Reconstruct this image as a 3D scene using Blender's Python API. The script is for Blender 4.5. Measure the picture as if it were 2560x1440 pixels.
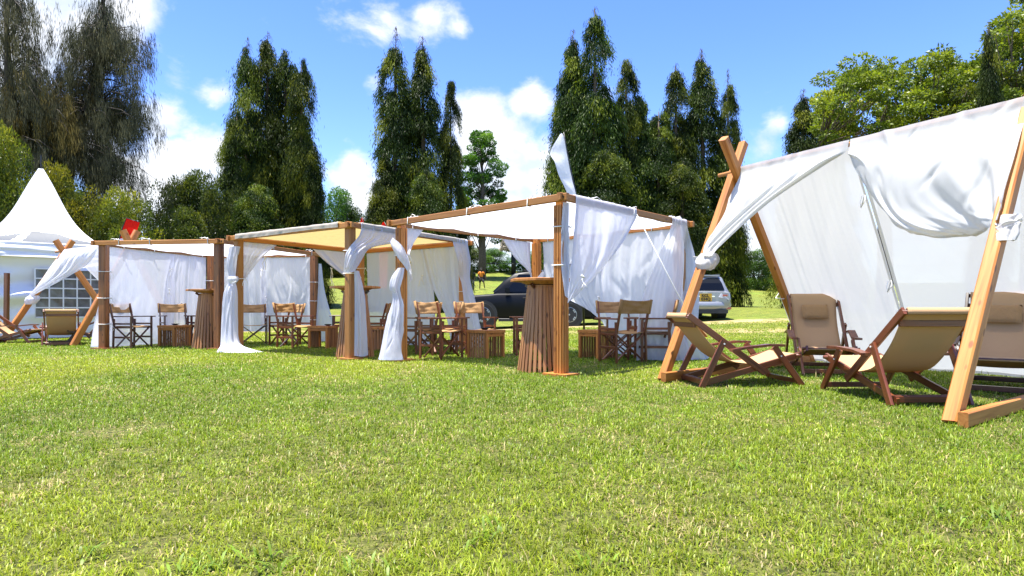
import bpy, bmesh, math, random
import numpy as np
from mathutils import Vector, Matrix, Euler

for o in list(bpy.data.objects):
    bpy.data.objects.remove(o, do_unlink=True)
scene = bpy.context.scene
COL = scene.collection
R = math.radians
rng = np.random.default_rng(7)
random.seed(7)

# ------------------------------------------------------------------ camera
FPX, EYE, HOR = 1550.0, 0.78, 775.0          # focal length in photo pixels, eye height, horizon row
cam_d = bpy.data.cameras.new('camera')
cam = bpy.data.objects.new('camera', cam_d)
COL.objects.link(cam)
cam.location = (0, 0, EYE)
cam.rotation_euler = (R(90), 0, 0)
cam_d.sensor_width = 36.0
cam_d.lens = 36.0 * FPX / 2560.0
cam_d.shift_y = (HOR - 720.0) / 2560.0
cam_d.clip_start = 0.05
cam_d.clip_end = 2000
scene.camera = cam

# ------------------------------------------------------------------ sky and sun
SUN_DIR = Vector((-0.17, -0.06, 1.0)).normalized()     # towards the sun
SUN_EL = math.asin(SUN_DIR.z)
SUN_AZ = math.atan2(SUN_DIR.x, SUN_DIR.y)               # from +Y towards +X
world = bpy.data.worlds.new('World')
scene.world = world
world.use_nodes = True
nt = world.node_tree
nt.nodes.clear()
N = nt.nodes.new
L = nt.links.new
out = N('ShaderNodeOutputWorld')
bg = N('ShaderNodeBackground'); bg.inputs['Strength'].default_value = 0.130
sky = N('ShaderNodeTexSky'); sky.sky_type = 'NISHITA'; sky.sun_disc = False
sky.sun_elevation = SUN_EL
sky.sun_rotation = SUN_AZ
sky.altitude = 300; sky.air_density = 1.0; sky.dust_density = 0.3; sky.ozone_density = 2.5
geo = N('ShaderNodeTexCoord')
dirv = N('ShaderNodeVectorMath'); dirv.operation = 'NORMALIZE'
L(geo.outputs['Generated'], dirv.inputs[0])
# richer blue, as the phone renders it
hsv = N('ShaderNodeHueSaturation'); hsv.inputs['Saturation'].default_value = 1.26
hsv.inputs['Value'].default_value = 1.0; hsv.inputs['Hue'].default_value = .52
L(sky.outputs[0], hsv.inputs['Color'])
# cumulus: soft balls of cloud in given directions, broken up by noise
def sky_dir(u, v):
    return Vector(((u - 1280) / FPX, 1.0, (HOR - v) / FPX)).normalized()
CLOUDS = [  # photo column, row, angular radius (px), weight
    (180, 30, 190, 1.0), (80, 110, 130, .9), (300, 60, 110, .9), (40, 300, 160, .7), (250, 330, 120, .7),
    (400, 320, 80, .95), (440, 400, 120, 1.0), (520, 400, 100, 1.0), (380, 470, 130, .9), (560, 430, 80, .9),
    (880, 430, 75, .9), (900, 490, 90, .9), (960, 520, 90, .8), (840, 620, 90, .6),
    (1200, 320, 95, 1.0), (1250, 350, 90, 1.0), (1180, 400, 90, .9), (1320, 430, 100, .95), (1370, 420, 80, .9),
    (1240, 480, 110, .8), (1300, 560, 130, .6),
    (880, 50, 90, .42), (970, 35, 100, .58), (1060, 40, 80, .56), (1150, 70, 46, .48),
    (1330, 250, 62, .78), (1300, 265, 45, .7), (540, 240, 48, .62), (930, 200, 50, .48), (430, 165, 60, .42),
    (1500, 240, 50, .5), (1950, 310, 45, .55), (1910, 370, 60, .5), (1860, 600, 110, .75), (1960, 640, 120, .7),
    (1200, 640, 140, .7), (700, 620, 160, .7), (1600, 620, 160, .6), (2200, 560, 160, .5), (2450, 500, 180, .5)]
acc = None
for (u, v, rad, wgt) in CLOUDS:
    d = N('ShaderNodeVectorMath'); d.operation = 'DISTANCE'
    L(dirv.outputs[0], d.inputs[0]); d.inputs[1].default_value = sky_dir(u, v)
    m = N('ShaderNodeMapRange'); m.interpolation_type = 'LINEAR'
    dd = sky_dir(u, v)
    rr = rad / FPX * dd.y * 1.45
    m.inputs['From Min'].default_value = 0.0; m.inputs['From Max'].default_value = rr
    m.inputs['To Min'].default_value = wgt; m.inputs['To Max'].default_value = 0.0
    L(d.outputs['Value'], m.inputs['Value'])
    if acc is None:
        acc = m.outputs[0]
    else:
        mx = N('ShaderNodeMath'); mx.operation = 'SMOOTH_MAX'; mx.inputs[2].default_value = 0.12
        L(acc, mx.inputs[0]); L(m.outputs[0], mx.inputs[1]); acc = mx.outputs[0]
# scattered cumulus over the rest of the sky (behind and above the frame)
sep = N('ShaderNodeSeparateXYZ'); L(dirv.outputs[0], sep.inputs[0])
nb = N('ShaderNodeTexNoise'); nb.inputs['Scale'].default_value = 2.2; nb.inputs['Detail'].default_value = 3
L(dirv.outputs[0], nb.inputs['Vector'])
mb = N('ShaderNodeMapRange'); mb.inputs['From Min'].default_value = .52; mb.inputs['From Max'].default_value = .75
L(nb.outputs['Fac'], mb.inputs['Value'])
beh = N('ShaderNodeMapRange'); beh.inputs['From Min'].default_value = .62; beh.inputs['From Max'].default_value = .35
L(sep.outputs['Y'], beh.inputs['Value'])
mm = N('ShaderNodeMath'); mm.operation = 'MULTIPLY'; L(mb.outputs[0], mm.inputs[0]); L(beh.outputs[0], mm.inputs[1])
mx = N('ShaderNodeMath'); mx.operation = 'MAXIMUM'; L(acc, mx.inputs[0]); L(mm.outputs[0], mx.inputs[1]); acc = mx.outputs[0]
nz = N('ShaderNodeTexNoise'); nz.inputs['Scale'].default_value = 9.0; nz.inputs['Detail'].default_value = 8
nz.inputs['Roughness'].default_value = .62; nz.inputs['Distortion'].default_value = .25
mp = N('ShaderNodeMapping'); mp.inputs['Scale'].default_value = (1, 1, 1.5)
L(dirv.outputs[0], mp.inputs['Vector']); L(mp.outputs[0], nz.inputs['Vector'])
nsub = N('ShaderNodeMath'); nsub.operation = 'SUBTRACT'; L(nz.outputs['Fac'], nsub.inputs[0]); nsub.inputs[1].default_value = .5
nmul = N('ShaderNodeMath'); nmul.operation = 'MULTIPLY'; L(nsub.outputs[0], nmul.inputs[0]); nmul.inputs[1].default_value = 1.3
nadd = N('ShaderNodeMath'); nadd.operation = 'ADD'; L(acc, nadd.inputs[0]); L(nmul.outputs[0], nadd.inputs[1])
cm = N('ShaderNodeMapRange'); cm.interpolation_type = 'SMOOTHSTEP'
cm.inputs['From Min'].default_value = .24; cm.inputs['From Max'].default_value = .64
L(nadd.outputs[0], cm.inputs['Value'])
cfac = N('ShaderNodeMath'); cfac.operation = 'MULTIPLY'; cfac.inputs[1].default_value = .93
L(cm.outputs[0], cfac.inputs[0])
# cloud tone: white with faint blue-grey hollows
nz2 = N('ShaderNodeTexNoise'); nz2.inputs['Scale'].default_value = 14; nz2.inputs['Detail'].default_value = 5
L(mp.outputs[0], nz2.inputs['Vector'])
cr = N('ShaderNodeMix'); cr.data_type = 'RGBA'
CLOUD_V = 3.3
cr.inputs['A'].default_value = (CLOUD_V * .74, CLOUD_V * .83, CLOUD_V * .97, 1)
cr.inputs['B'].default_value = (CLOUD_V * 1.08, CLOUD_V * 1.09, CLOUD_V * 1.1, 1)
mr2 = N('ShaderNodeMapRange'); mr2.inputs['From Min'].default_value = .36; mr2.inputs['From Max'].default_value = .56
L(nz2.outputs['Fac'], mr2.inputs['Value']); L(mr2.outputs[0], cr.inputs['Factor'])
mixs = N('ShaderNodeMix'); mixs.data_type = 'RGBA'
L(cfac.outputs[0], mixs.inputs['Factor']); L(hsv.outputs[0], mixs.inputs['A']); L(cr.outputs['Result'], mixs.inputs['B'])
L(mixs.outputs['Result'], bg.inputs['Color'])
L(bg.outputs[0], out.inputs['Surface'])

sun_d = bpy.data.lights.new('sun', 'SUN')
sun_d.energy = 5.0
sun_d.angle = R(0.55)
sun_d.color = (1.0, 0.955, 0.87)
sun = bpy.data.objects.new('sun', sun_d)
COL.objects.link(sun)
sun.rotation_euler = SUN_DIR.to_track_quat('Z', 'Y').to_euler()

scene.view_settings.view_transform = 'Standard'
scene.view_settings.look = 'None'
scene.view_settings.gamma = 1.0
scene.view_settings.use_curve_mapping = False
scene.view_settings.exposure = 1.5
scene.render.engine = 'CYCLES'
scene.cycles.max_bounces = 8
scene.cycles.transparent_max_bounces = 12
scene.cycles.diffuse_bounces = 3
scene.cycles.glossy_bounces = 3
scene.cycles.transmission_bounces = 6
scene.cycles.sample_clamp_indirect = 6
scene.cycles.use_denoising = True
scene.cycles.denoiser = 'OPENIMAGEDENOISE'
scene.cycles.denoising_input_passes = 'RGB_ALBEDO_NORMAL'
scene.cycles.denoising_prefilter = 'NONE'

# ------------------------------------------------------------------ helpers
def P(u, v, Y):
    """world point seen at photo pixel (u, v) at distance Y"""
    return Vector(((u - 1280) / FPX * Y, Y, EYE + (HOR - v) / FPX * Y))

def smooth01(t):
    t = np.clip(t, 0, 1)
    return t * t * (3 - 2 * t)

def ground_z(x, y):
    x = np.asarray(x, float); y = np.asarray(y, float)
    d = np.clip(y - 16, 0, 52)
    z = .0018 * d * d + .12 * smooth01((y - 16.5) / 4.5)
    z = z + .045 * np.clip(x, -2, 9) * smooth01((y - 16) / 6.0) * (1 - smooth01((y - 26) / 20))
    z = z + (.10 * np.sin(x * .11 + 1.0) - .030 * np.clip(x, -10, 40)) * smooth01((y - 25) / 30)
    z = z + .012 * np.sin(x * .9 + .4) * np.sin(y * .7)
    return z

def gz(x, y):
    return float(ground_z(x, y))

def tag(o, label=None, cat=None, group=None, kind=None):
    if label: o['label'] = label
    if cat: o['category'] = cat
    if group: o['group'] = group
    if kind: o['kind'] = kind
    return o

def empty(name, loc, rotz=0.0):
    o = bpy.data.objects.new(name, None)
    o.empty_display_size = .2
    COL.objects.link(o)
    o.location = loc
    o.rotation_euler = (0, 0, rotz)
    return o

def thing(name, label, cat, loc=(0, 0, 0), rotz=0.0, group=None):
    return tag(empty(name, loc, rotz), label, cat, group)

def link(name, mesh, mat=None, parent=None, M=None):
    """one mesh object. M is its matrix in the space of its thing (top-level object); the parent may be the thing or one of its parts"""
    o = bpy.data.objects.new(name, mesh)
    COL.objects.link(o)
    if mat is not None and len(mesh.materials) == 0:
        mesh.materials.append(mat)
    M = M if M is not None else Matrix.Identity(4)
    if parent is not None:
        o.parent = parent
        if parent.parent is not None:
            M = parent.matrix_basis.inverted() @ M
    o.matrix_basis = M
    return o

def mesh_np(name, verts, faces=None, tris=None, quads=None, smooth=False, mat=None):
    me = bpy.data.meshes.new(name)
    if faces is not None:
        me.from_pydata([tuple(map(float, v)) for v in verts], [], faces)
    else:
        v = np.asarray(verts, np.float32)
        lo = []; st = []; tot = []
        n = 0
        if quads is not None and len(quads):
            q = np.asarray(quads, np.int32); lo.append(q.ravel()); st.append(n + np.arange(len(q)) * 4); tot.append(np.full(len(q), 4)); n += q.size
        if tris is not None and len(tris):
            t = np.asarray(tris, np.int32); lo.append(t.ravel()); st.append(n + np.arange(len(t)) * 3); tot.append(np.full(len(t), 3)); n += t.size
        lo = np.concatenate(lo); st = np.concatenate(st); tot = np.concatenate(tot)
        me.vertices.add(len(v)); me.vertices.foreach_set('co', v.ravel())
        me.loops.add(len(lo)); me.loops.foreach_set('vertex_index', lo.astype(np.int32))
        me.polygons.add(len(st)); me.polygons.foreach_set('loop_start', st.astype(np.int32)); me.polygons.foreach_set('loop_total', tot.astype(np.int32))
        me.update(calc_edges=True)
    if smooth:
        me.polygons.foreach_set('use_smooth', np.ones(len(me.polygons), bool))
    if mat is not None:
        me.materials.append(mat)
    return me

def set_col(me, cols):
    a = me.color_attributes.new('tint', 'FLOAT_COLOR', 'POINT')
    c = np.ones((len(cols), 4), np.float32); c[:, :3] = cols
    a.data.foreach_set('color', c.ravel())

_bar_cache = {}
def bar_mesh(w, d, ln, ch=None):
    """length along Z, from 0 to ln, long edges chamfered"""
    ch = min(w, d) * .12 if ch is None else ch
    key = (round(w, 4), round(d, 4), round(ln, 4), round(ch, 4))
    if key in _bar_cache:
        return _bar_cache[key]
    a, b = w / 2, d / 2
    ring = [(a - ch, -b), (a, -b + ch), (a, b - ch), (a - ch, b), (-a + ch, b), (-a, b - ch), (-a, -b + ch), (-a + ch, -b)]
    vs = [(x, y, 0) for x, y in ring] + [(x, y, ln) for x, y in ring]
    fs = [(i, (i + 1) % 8, 8 + (i + 1) % 8, 8 + i) for i in range(8)] + [tuple(range(7, -1, -1)), tuple(range(8, 16))]
    me = mesh_np('bar', vs, fs)
    _bar_cache[key] = me
    return me

def frame_M(p0, p1, side=None):
    p0 = Vector(p0); p1 = Vector(p1)
    z = (p1 - p0).normalized()
    s = Vector(side) if side is not None else (Vector((0, 0, 1)) if abs(z.z) < .9 else Vector((1, 0, 0)))
    x = (s - z * s.dot(z))
    if x.length < 1e-5:
        s = Vector((0, 1, 0)); x = s - z * s.dot(z)
    x.normalize()
    y = z.cross(x)
    M = Matrix(((x.x, y.x, z.x, p0.x), (x.y, y.y, z.y, p0.y), (x.z, y.z, z.z, p0.z), (0, 0, 0, 1)))
    return M

def bar(name, p0, p1, w, d, mat, parent=None, side=None, ch=None):
    """timber from p0 to p1; w is measured along `side`, d across it"""
    p0 = Vector(p0); p1 = Vector(p1)
    me = bar_mesh(w, d, (p1 - p0).length, ch)
    if len(me.materials) == 0:
        me.materials.append(mat)
    elif me.materials[0] != mat:
        me = me.copy(); me.materials.clear(); me.materials.append(mat)
    return link(name, me, None, parent, frame_M(p0, p1, side))

class MB:
    """collects simple solids into one mesh"""
    def __init__(self):
        self.v = []; self.f = []; self.sm = []
    def add(self, vs, fs):
        n = len(self.v)
        self.v += [tuple(map(float, x)) for x in vs]
        self.f += [tuple(i + n for i in f) for f in fs]
        return self
    def box(self, c, s, M=None):
        x, y, z = s[0] / 2, s[1] / 2, s[2] / 2
        vs = [Vector((sx * x, sy * y, sz * z)) for sz in (-1, 1) for sy in (-1, 1) for sx in (-1, 1)]
        if M is not None:
            vs = [M @ v for v in vs]
        vs = [v + Vector(c) for v in vs]
        return self.add(vs, [(0, 2, 3, 1), (4, 5, 7, 6), (0, 1, 5, 4), (2, 6, 7, 3), (0, 4, 6, 2), (1, 3, 7, 5)])
    def bar(self, p0, p1, w, d, side=None):
        p0 = Vector(p0); p1 = Vector(p1); ln = (p1 - p0).length
        M = frame_M(p0, p1, side)
        a, b = w / 2, d / 2
        vs = [M @ Vector((x, y, z)) for z in (0, ln) for x, y in ((-a, -b), (a, -b), (a, b), (-a, b))]
        return self.add(vs, [(0, 3, 2, 1), (4, 5, 6, 7), (0, 1, 5, 4), (1, 2, 6, 5), (2, 3, 7, 6), (3, 0, 4, 7)])
    def tube(self, pts, r, n=8, caps=True):
        pts = [Vector(p) for p in pts]
        rs = r if isinstance(r, (list, tuple)) else [r] * len(pts)
        base = len(self.v); up = None
        for i, p in enumerate(pts):
            t = (pts[min(i + 1, len(pts) - 1)] - pts[max(i - 1, 0)])
            t = t.normalized() if t.length > 1e-9 else Vector((0, 0, 1))
            if up is None:
                up = Vector((1, 0, 0)) if abs(t.x) < .8 else Vector((0, 1, 0))
            x = up - t * up.dot(t)
            if x.length < 1e-6:
                x = t.orthogonal()
            x.normalize(); y = t.cross(x); up = x
            for k in range(n):
                a = 2 * math.pi * k / n
                q = p + (x * math.cos(a) + y * math.sin(a)) * rs[i]
                self.v.append(tuple(q))
        for i in range(len(pts) - 1):
            for k in range(n):
                a = base + i * n + k; b = base + i * n + (k + 1) % n
                self.f.append((a, b, b + n, a + n))
        if caps:
            self.f.append(tuple(base + k for k in range(n - 1, -1, -1)))
            e = base + (len(pts) - 1) * n
            self.f.append(tuple(e + k for k in range(n)))
        return self
    def lathe(self, prof, n=24, M=None, close=False):
        """profile of (radius, height) turned about Z"""
        base = len(self.v)
        for (r, z) in prof:
            for k in range(n):
                a = 2 * math.pi * k / n
                q = Vector((r * math.cos(a), r * math.sin(a), z))
                if M is not None: q = M @ q
                self.v.append(tuple(q))
        m = len(prof)
        for i in range(m - 1 + (1 if close else 0)):
            j = (i + 1) % m
            for k in range(n):
                a = base + i * n + k; b = base + i * n + (k + 1) % n
                c = base + j * n + (k + 1) % n; d = base + j * n + k
                self.f.append((a, b, c, d))
        if not close:
            if prof[0][0] > 1e-4: self.f.append(tuple(base + k for k in range(n - 1, -1, -1)))
            e = base + (m - 1) * n
            if prof[-1][0] > 1e-4: self.f.append(tuple(e + k for k in range(n)))
        return self
    def mesh(self, name, mat=None, smooth=False, auto=None):
        me = mesh_np(name, self.v, self.f, smooth=smooth, mat=mat)
        if auto is not None:
            me.polygons.foreach_set('use_smooth', np.ones(len(me.polygons), bool))
            me.set_sharp_from_angle(angle=R(auto))
        return me
    def build(self, name, mat, parent=None, M=None, smooth=False, auto=None):
        return link(name, self.mesh(name, mat, smooth, auto), None, parent, M)

def copy_tree(o, parent=None):
    c = o.copy(); COL.objects.link(c)
    if parent is not None: c.parent = parent
    for ch in list(o.children):
        copy_tree(ch, c)
    return c
# ------------------------------------------------------------------ materials
def mat_new(name):
    m = bpy.data.materials.new(name); m.use_nodes = True
    n = m.node_tree; n.nodes.clear()
    o = n.nodes.new('ShaderNodeOutputMaterial')
    return m, n, o

def simple(name, col, rough=.6, metal=0.0, spec=.5, bump=0.0, bscale=40, var=0.0, coat=0.0):
    m, n, o = mat_new(name)
    p = n.nodes.new('ShaderNodeBsdfPrincipled')
    p.inputs['Base Color'].default_value = (*col, 1); p.inputs['Roughness'].default_value = rough
    p.inputs['Metallic'].default_value = metal; p.inputs['Specular IOR Level'].default_value = spec
    p.inputs['Coat Weight'].default_value = coat; p.inputs['Coat Roughness'].default_value = .08
    if bump or var:
        tc = n.nodes.new('ShaderNodeTexCoord'); nz = n.nodes.new('ShaderNodeTexNoise')
        nz.inputs['Scale'].default_value = bscale; nz.inputs['Detail'].default_value = 4
        n.links.new(tc.outputs['Object'], nz.inputs['Vector'])
        if bump:
            b = n.nodes.new('ShaderNodeBump'); b.inputs['Strength'].default_value = bump; b.inputs['Distance'].default_value = .01
            n.links.new(nz.outputs['Fac'], b.inputs['Height']); n.links.new(b.outputs[0], p.inputs['Normal'])
        if var:
            mx = n.nodes.new('ShaderNodeMix'); mx.data_type = 'RGBA'
            mx.inputs['A'].default_value = (*[c * (1 - var) for c in col], 1); mx.inputs['B'].default_value = (*[min(1, c * (1 + var)) for c in col], 1)
            mr = n.nodes.new('ShaderNodeMapRange'); mr.inputs['From Min'].default_value = .3; mr.inputs['From Max'].default_value = .7
            n.links.new(nz.outputs['Fac'], mr.inputs['Value']); n.links.new(mr.outputs[0], mx.inputs['Factor']); n.links.new(mx.outputs['Result'], p.inputs['Base Color'])
    n.links.new(p.outputs[0], o.inputs['Surface'])
    return m

def wood(name, a, b, dark, rough=.5, coat=0.0, grain=1.0, knots=True):
    """timber with the grain along the object's own Z axis; each object gets its own cut of the grain"""
    m, n, o = mat_new(name)
    p = n.nodes.new('ShaderNodeBsdfPrincipled'); p.inputs['Roughness'].default_value = rough
    p.inputs['Coat Weight'].default_value = coat; p.inputs['Coat Roughness'].default_value = .15
    tc = n.nodes.new('ShaderNodeTexCoord'); oi = n.nodes.new('ShaderNodeObjectInfo')
    off = n.nodes.new('ShaderNodeVectorMath'); off.operation = 'SCALE'; off.inputs[0].default_value = (17, 9, 31)
    n.links.new(oi.outputs['Random'], off.inputs['Scale'])
    ad = n.nodes.new('ShaderNodeVectorMath'); ad.operation = 'ADD'
    n.links.new(tc.outputs['Object'], ad.inputs[0]); n.links.new(off.outputs[0], ad.inputs[1])
    mp = n.nodes.new('ShaderNodeMapping'); mp.inputs['Scale'].default_value = (34 * grain, 34 * grain, 1.6 * grain)
    n.links.new(ad.outputs[0], mp.inputs['Vector'])
    nz = n.nodes.new('ShaderNodeTexNoise'); nz.inputs['Scale'].default_value = 1.0; nz.inputs['Detail'].default_value = 5; nz.inputs['Distortion'].default_value = .6
    n.links.new(mp.outputs[0], nz.inputs['Vector'])
    mx = n.nodes.new('ShaderNodeValToRGB')
    e = mx.color_ramp.elements
    e[0].position = .28; e[0].color = (*dark, 1); e[1].position = .75; e[1].color = (*b, 1)
    k = mx.color_ramp.elements.new(.46); k.color = (*a, 1)
    n.links.new(nz.outputs['Fac'], mx.inputs['Fac'])
    # board to board difference
    br = n.nodes.new('ShaderNodeMapRange'); br.inputs['To Min'].default_value = .78; br.inputs['To Max'].default_value = 1.15
    n.links.new(oi.outputs['Random'], br.inputs['Value'])
    ml = n.nodes.new('ShaderNodeMix'); ml.data_type = 'RGBA'; ml.blend_type = 'MULTIPLY'; ml.inputs['Factor'].default_value = 1
    n.links.new(mx.outputs['Color'], ml.inputs['A']); n.links.new(br.outputs[0], ml.inputs['B'])
    last = ml.outputs['Result']
    if knots:
        vo = n.nodes.new('ShaderNodeTexVoronoi'); vo.inputs['Scale'].default_value = 1.0
        mk = n.nodes.new('ShaderNodeMapping'); mk.inputs['Scale'].default_value = (9, 9, 4.2)
        n.links.new(ad.outputs[0], mk.inputs['Vector']); n.links.new(mk.outputs[0], vo.inputs['Vector'])
        kr = n.nodes.new('ShaderNodeMapRange'); kr.inputs['From Min'].default_value = .10; kr.inputs['From Max'].default_value = .17
        kr.inputs['To Min'].default_value = .75; kr.inputs['To Max'].default_value = 0
        n.links.new(vo.outputs['Distance'], kr.inputs['Value'])
        mk2 = n.nodes.new('ShaderNodeMix'); mk2.data_type = 'RGBA'; mk2.inputs['B'].default_value = (dark[0] * .5, dark[1] * .42, dark[2] * .4, 1)
        n.links.new(kr.outputs[0], mk2.inputs['Factor']); n.links.new(last, mk2.inputs['A']); last = mk2.outputs['Result']
    n.links.new(last, p.inputs['Base Color'])
    bp = n.nodes.new('ShaderNodeBump'); bp.inputs['Strength'].default_value = .25; bp.inputs['Distance'].default_value = .004
    n.links.new(nz.outputs['Fac'], bp.inputs['Height']); n.links.new(bp.outputs[0], p.inputs['Normal'])
    n.links.new(p.outputs[0], o.inputs['Surface'])
    return m

def cloth(name, refl, trans, tmix=.45, see=.10, weave=260, wrinkle=.35, wscale=7.0, dirt=None, sheen=False):
    """thin woven cloth: reflects, glows with light from behind and lets a little straight through"""
    m, n, o = mat_new(name)
    tc = n.nodes.new('ShaderNodeTexCoord')
    nz = n.nodes.new('ShaderNodeTexNoise'); nz.inputs['Scale'].default_value = wscale; nz.inputs['Detail'].default_value = 5; nz.inputs['Distortion'].default_value = .8
    mp = n.nodes.new('ShaderNodeMapping'); mp.inputs['Scale'].default_value = (1, 1, .45)
    n.links.new(tc.outputs['Object'], mp.inputs['Vector']); n.links.new(mp.outputs[0], nz.inputs['Vector'])
    b = n.nodes.new('ShaderNodeBump'); b.inputs['Strength'].default_value = wrinkle; b.inputs['Distance'].default_value = .03
    n.links.new(nz.outputs['Fac'], b.inputs['Height'])
    d = n.nodes.new('ShaderNodeBsdfDiffuse'); d.inputs['Color'].default_value = (*refl, 1); n.links.new(b.outputs[0], d.inputs['Normal'])
    if dirt is not None:
        n2 = n.nodes.new('ShaderNodeTexNoise'); n2.inputs['Scale'].default_value = 9; n2.inputs['Detail'].default_value = 6
        n.links.new(tc.outputs['Object'], n2.inputs['Vector'])
        mr = n.nodes.new('ShaderNodeMapRange'); mr.inputs['From Min'].default_value = .5; mr.inputs['From Max'].default_value = .72
        n.links.new(n2.outputs['Fac'], mr.inputs['Value'])
        mc = n.nodes.new('ShaderNodeMix'); mc.data_type = 'RGBA'; mc.inputs['A'].default_value = (*refl, 1); mc.inputs['B'].default_value = (*dirt, 1)
        n.links.new(mr.outputs[0], mc.inputs['Factor']); n.links.new(mc.outputs['Result'], d.inputs['Color'])
    t = n.nodes.new('ShaderNodeBsdfTranslucent'); t.inputs['Color'].default_value = (*trans, 1); n.links.new(b.outputs[0], t.inputs['Normal'])
    s = n.nodes.new('ShaderNodeMixShader'); s.inputs[0].default_value = tmix
    n.links.new(d.outputs[0], s.inputs[1]); n.links.new(t.outputs[0], s.inputs[2])
    last = s.outputs[0]
    if see > 0:
        tr = n.nodes.new('ShaderNodeBsdfTransparent')
        s2 = n.nodes.new('ShaderNodeMixShader'); s2.inputs[0].default_value = see
        n.links.new(last, s2.inputs[1]); n.links.new(tr.outputs[0], s2.inputs[2]); last = s2.outputs[0]
    n.links.new(last, o.inputs['Surface'])
    return m

def leaf(name, gloss=.32, trans=.35, tcol=(1.2, 1.25, .5), spec=.25):
    m, n, o = mat_new(name)
    at = n.nodes.new('ShaderNodeAttribute'); at.attribute_name = 'tint'
    oi = n.nodes.new('ShaderNodeObjectInfo')
    hv = n.nodes.new('ShaderNodeHueSaturation')
    mr = n.nodes.new('ShaderNodeMapRange'); mr.inputs['To Min'].default_value = .8; mr.inputs['To Max'].default_value = 1.15
    n.links.new(oi.outputs['Random'], mr.inputs['Value']); n.links.new(mr.outputs[0], hv.inputs['Value'])
    mh = n.nodes.new('ShaderNodeMapRange'); mh.inputs['To Min'].default_value = .485; mh.inputs['To Max'].default_value = .512
    n.links.new(oi.outputs['Random'], mh.inputs['Value']); n.links.new(mh.outputs[0], hv.inputs['Hue'])
    n.links.new(at.outputs['Color'], hv.inputs['Color'])
    p = n.nodes.new('ShaderNodeBsdfPrincipled'); p.inputs['Roughness'].default_value = gloss; p.inputs['Specular IOR Level'].default_value = spec
    n.links.new(hv.outputs[0], p.inputs['Base Color'])
    t = n.nodes.new('ShaderNodeBsdfTranslucent')
    ml = n.nodes.new('ShaderNodeMix'); ml.data_type = 'RGBA'; ml.blend_type = 'MULTIPLY'; ml.inputs['Factor'].default_value = 1; ml.inputs['B'].default_value = (*tcol, 1)
    n.links.new(hv.outputs[0], ml.inputs['A']); n.links.new(ml.outputs['Result'], t.inputs['Color'])
    s = n.nodes.new('ShaderNodeMixShader'); s.inputs[0].default_value = trans
    n.links.new(p.outputs[0], s.inputs[1]); n.links.new(t.outputs[0], s.inputs[2])
    n.links.new(s.outputs[0], o.inputs['Surface'])
    return m

W_PINE = wood('pine timber', (.41, .150, .024), (.50, .21, .046), (.28, .082, .011), .55, .04)
W_TAN = wood('weathered pine', (.40, .165, .036), (.48, .225, .062), (.27, .095, .018), .55)
W_BROWN = wood('brown stained pine', (.20, .066, .014), (.29, .11, .026), (.06, .02, .007), .5, .08)
W_SLAT = wood('slat timber', (.35, .150, .052), (.44, .21, .085), (.18, .066, .022), .5)
W_RED = wood('red hardwood', (.135, .036, .012), (.19, .056, .018), (.065, .016, .006), .36, .25, knots=False)
W_DARK = wood('dark hardwood', (.060, .016, .009), (.09, .026, .013), (.028, .008, .005), .38, .2, knots=False)
C_WHITE = cloth('white cotton', (.74, .75, .82), (.74, .77, .88), .42, .07)
C_SHEER = cloth('sheer white cotton', (.74, .75, .82), (.76, .79, .90), .46, .18)
C_OFFWHITE = cloth('off white voile', (.69, .69, .68), (.66, .66, .645), .41, .06, wrinkle=.2, wscale=4)
C_ROOF = cloth('white roof sheet', (.80, .81, .84), (.86, .88, .95), .5, .0, wrinkle=.15, wscale=3)
C_TARP = cloth('cream canvas roof', (.66, .63, .57), (.52, .385, .15), .42, 0, wrinkle=.2, wscale=3, dirt=(.5, .47, .42))
C_TAN = cloth('tan canvas', (.40, .245, .12), (.36, .20, .085), .22, 0, wrinkle=.5, wscale=16)
C_SLING = cloth('beige sling canvas', (.52, .335, .185), (.36, .18, .075), .2, 0, wrinkle=.12, wscale=12)
C_PVC = simple('white tent vinyl', (.74, .74, .75), .38, spec=.4, bump=.25, bscale=3)
C_PVCG = simple('grey clear vinyl', (.085, .095, .11), .5, spec=.2, bump=.2, bscale=4)
C_PANE = simple('smoky window vinyl', (.10, .105, .11), .16, spec=.6, bump=.3, bscale=5, var=.5)
C_RED = cloth('red flag cloth', (.85, .022, .014), (.92, .025, .015), .5, 0, wrinkle=.6, wscale=10)
C_FLAG = cloth('white flag cloth', (.78, .79, .84), (.80, .82, .9), .4, .03, wrinkle=.3)
M_CORD = simple('white cord', (.78, .77, .74), .8)
M_BLACK = simple('black plastic', (.012, .012, .013), .4)
M_BOLT = simple('dark bolt hole', (.02, .012, .008), .6)
M_BARK = simple('grey brown bark', (.085, .065, .047), .9, bump=.7, bscale=14, var=.4)
M_BARKD = simple('dark bark', (.045, .036, .028), .9, bump=.7, bscale=14, var=.4)
M_TWIG = simple('dry twigs', (.10, .082, .065), .9)
M_LEAF = leaf('glossy leaves', .50, .36, (1.25, 1.25, .45), .14)
M_LEAFB = leaf('broad leaves', .40, .42)
M_NEEDLE = leaf('casuarina needles', .8, .2, (1, 1, .8), .08)
# ------------------------------------------------------------------ ground and grass
def vnoise(x, y, s, seed):
    """smooth value noise for patches of colour"""
    r = np.random.default_rng(seed).random((64, 64))
    X = np.asarray(x) / s; Y = np.asarray(y) / s
    xi = np.floor(X).astype(int); yi = np.floor(Y).astype(int)
    fx = X - xi; fy = Y - yi
    fx = fx * fx * (3 - 2 * fx); fy = fy * fy * (3 - 2 * fy)
    a = r[xi % 64, yi % 64]; b = r[(xi + 1) % 64, yi % 64]; c = r[xi % 64, (yi + 1) % 64]; d = r[(xi + 1) % 64, (yi + 1) % 64]
    return (a * (1 - fx) + b * fx) * (1 - fy) + (c * (1 - fx) + d * fx) * fy

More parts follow.
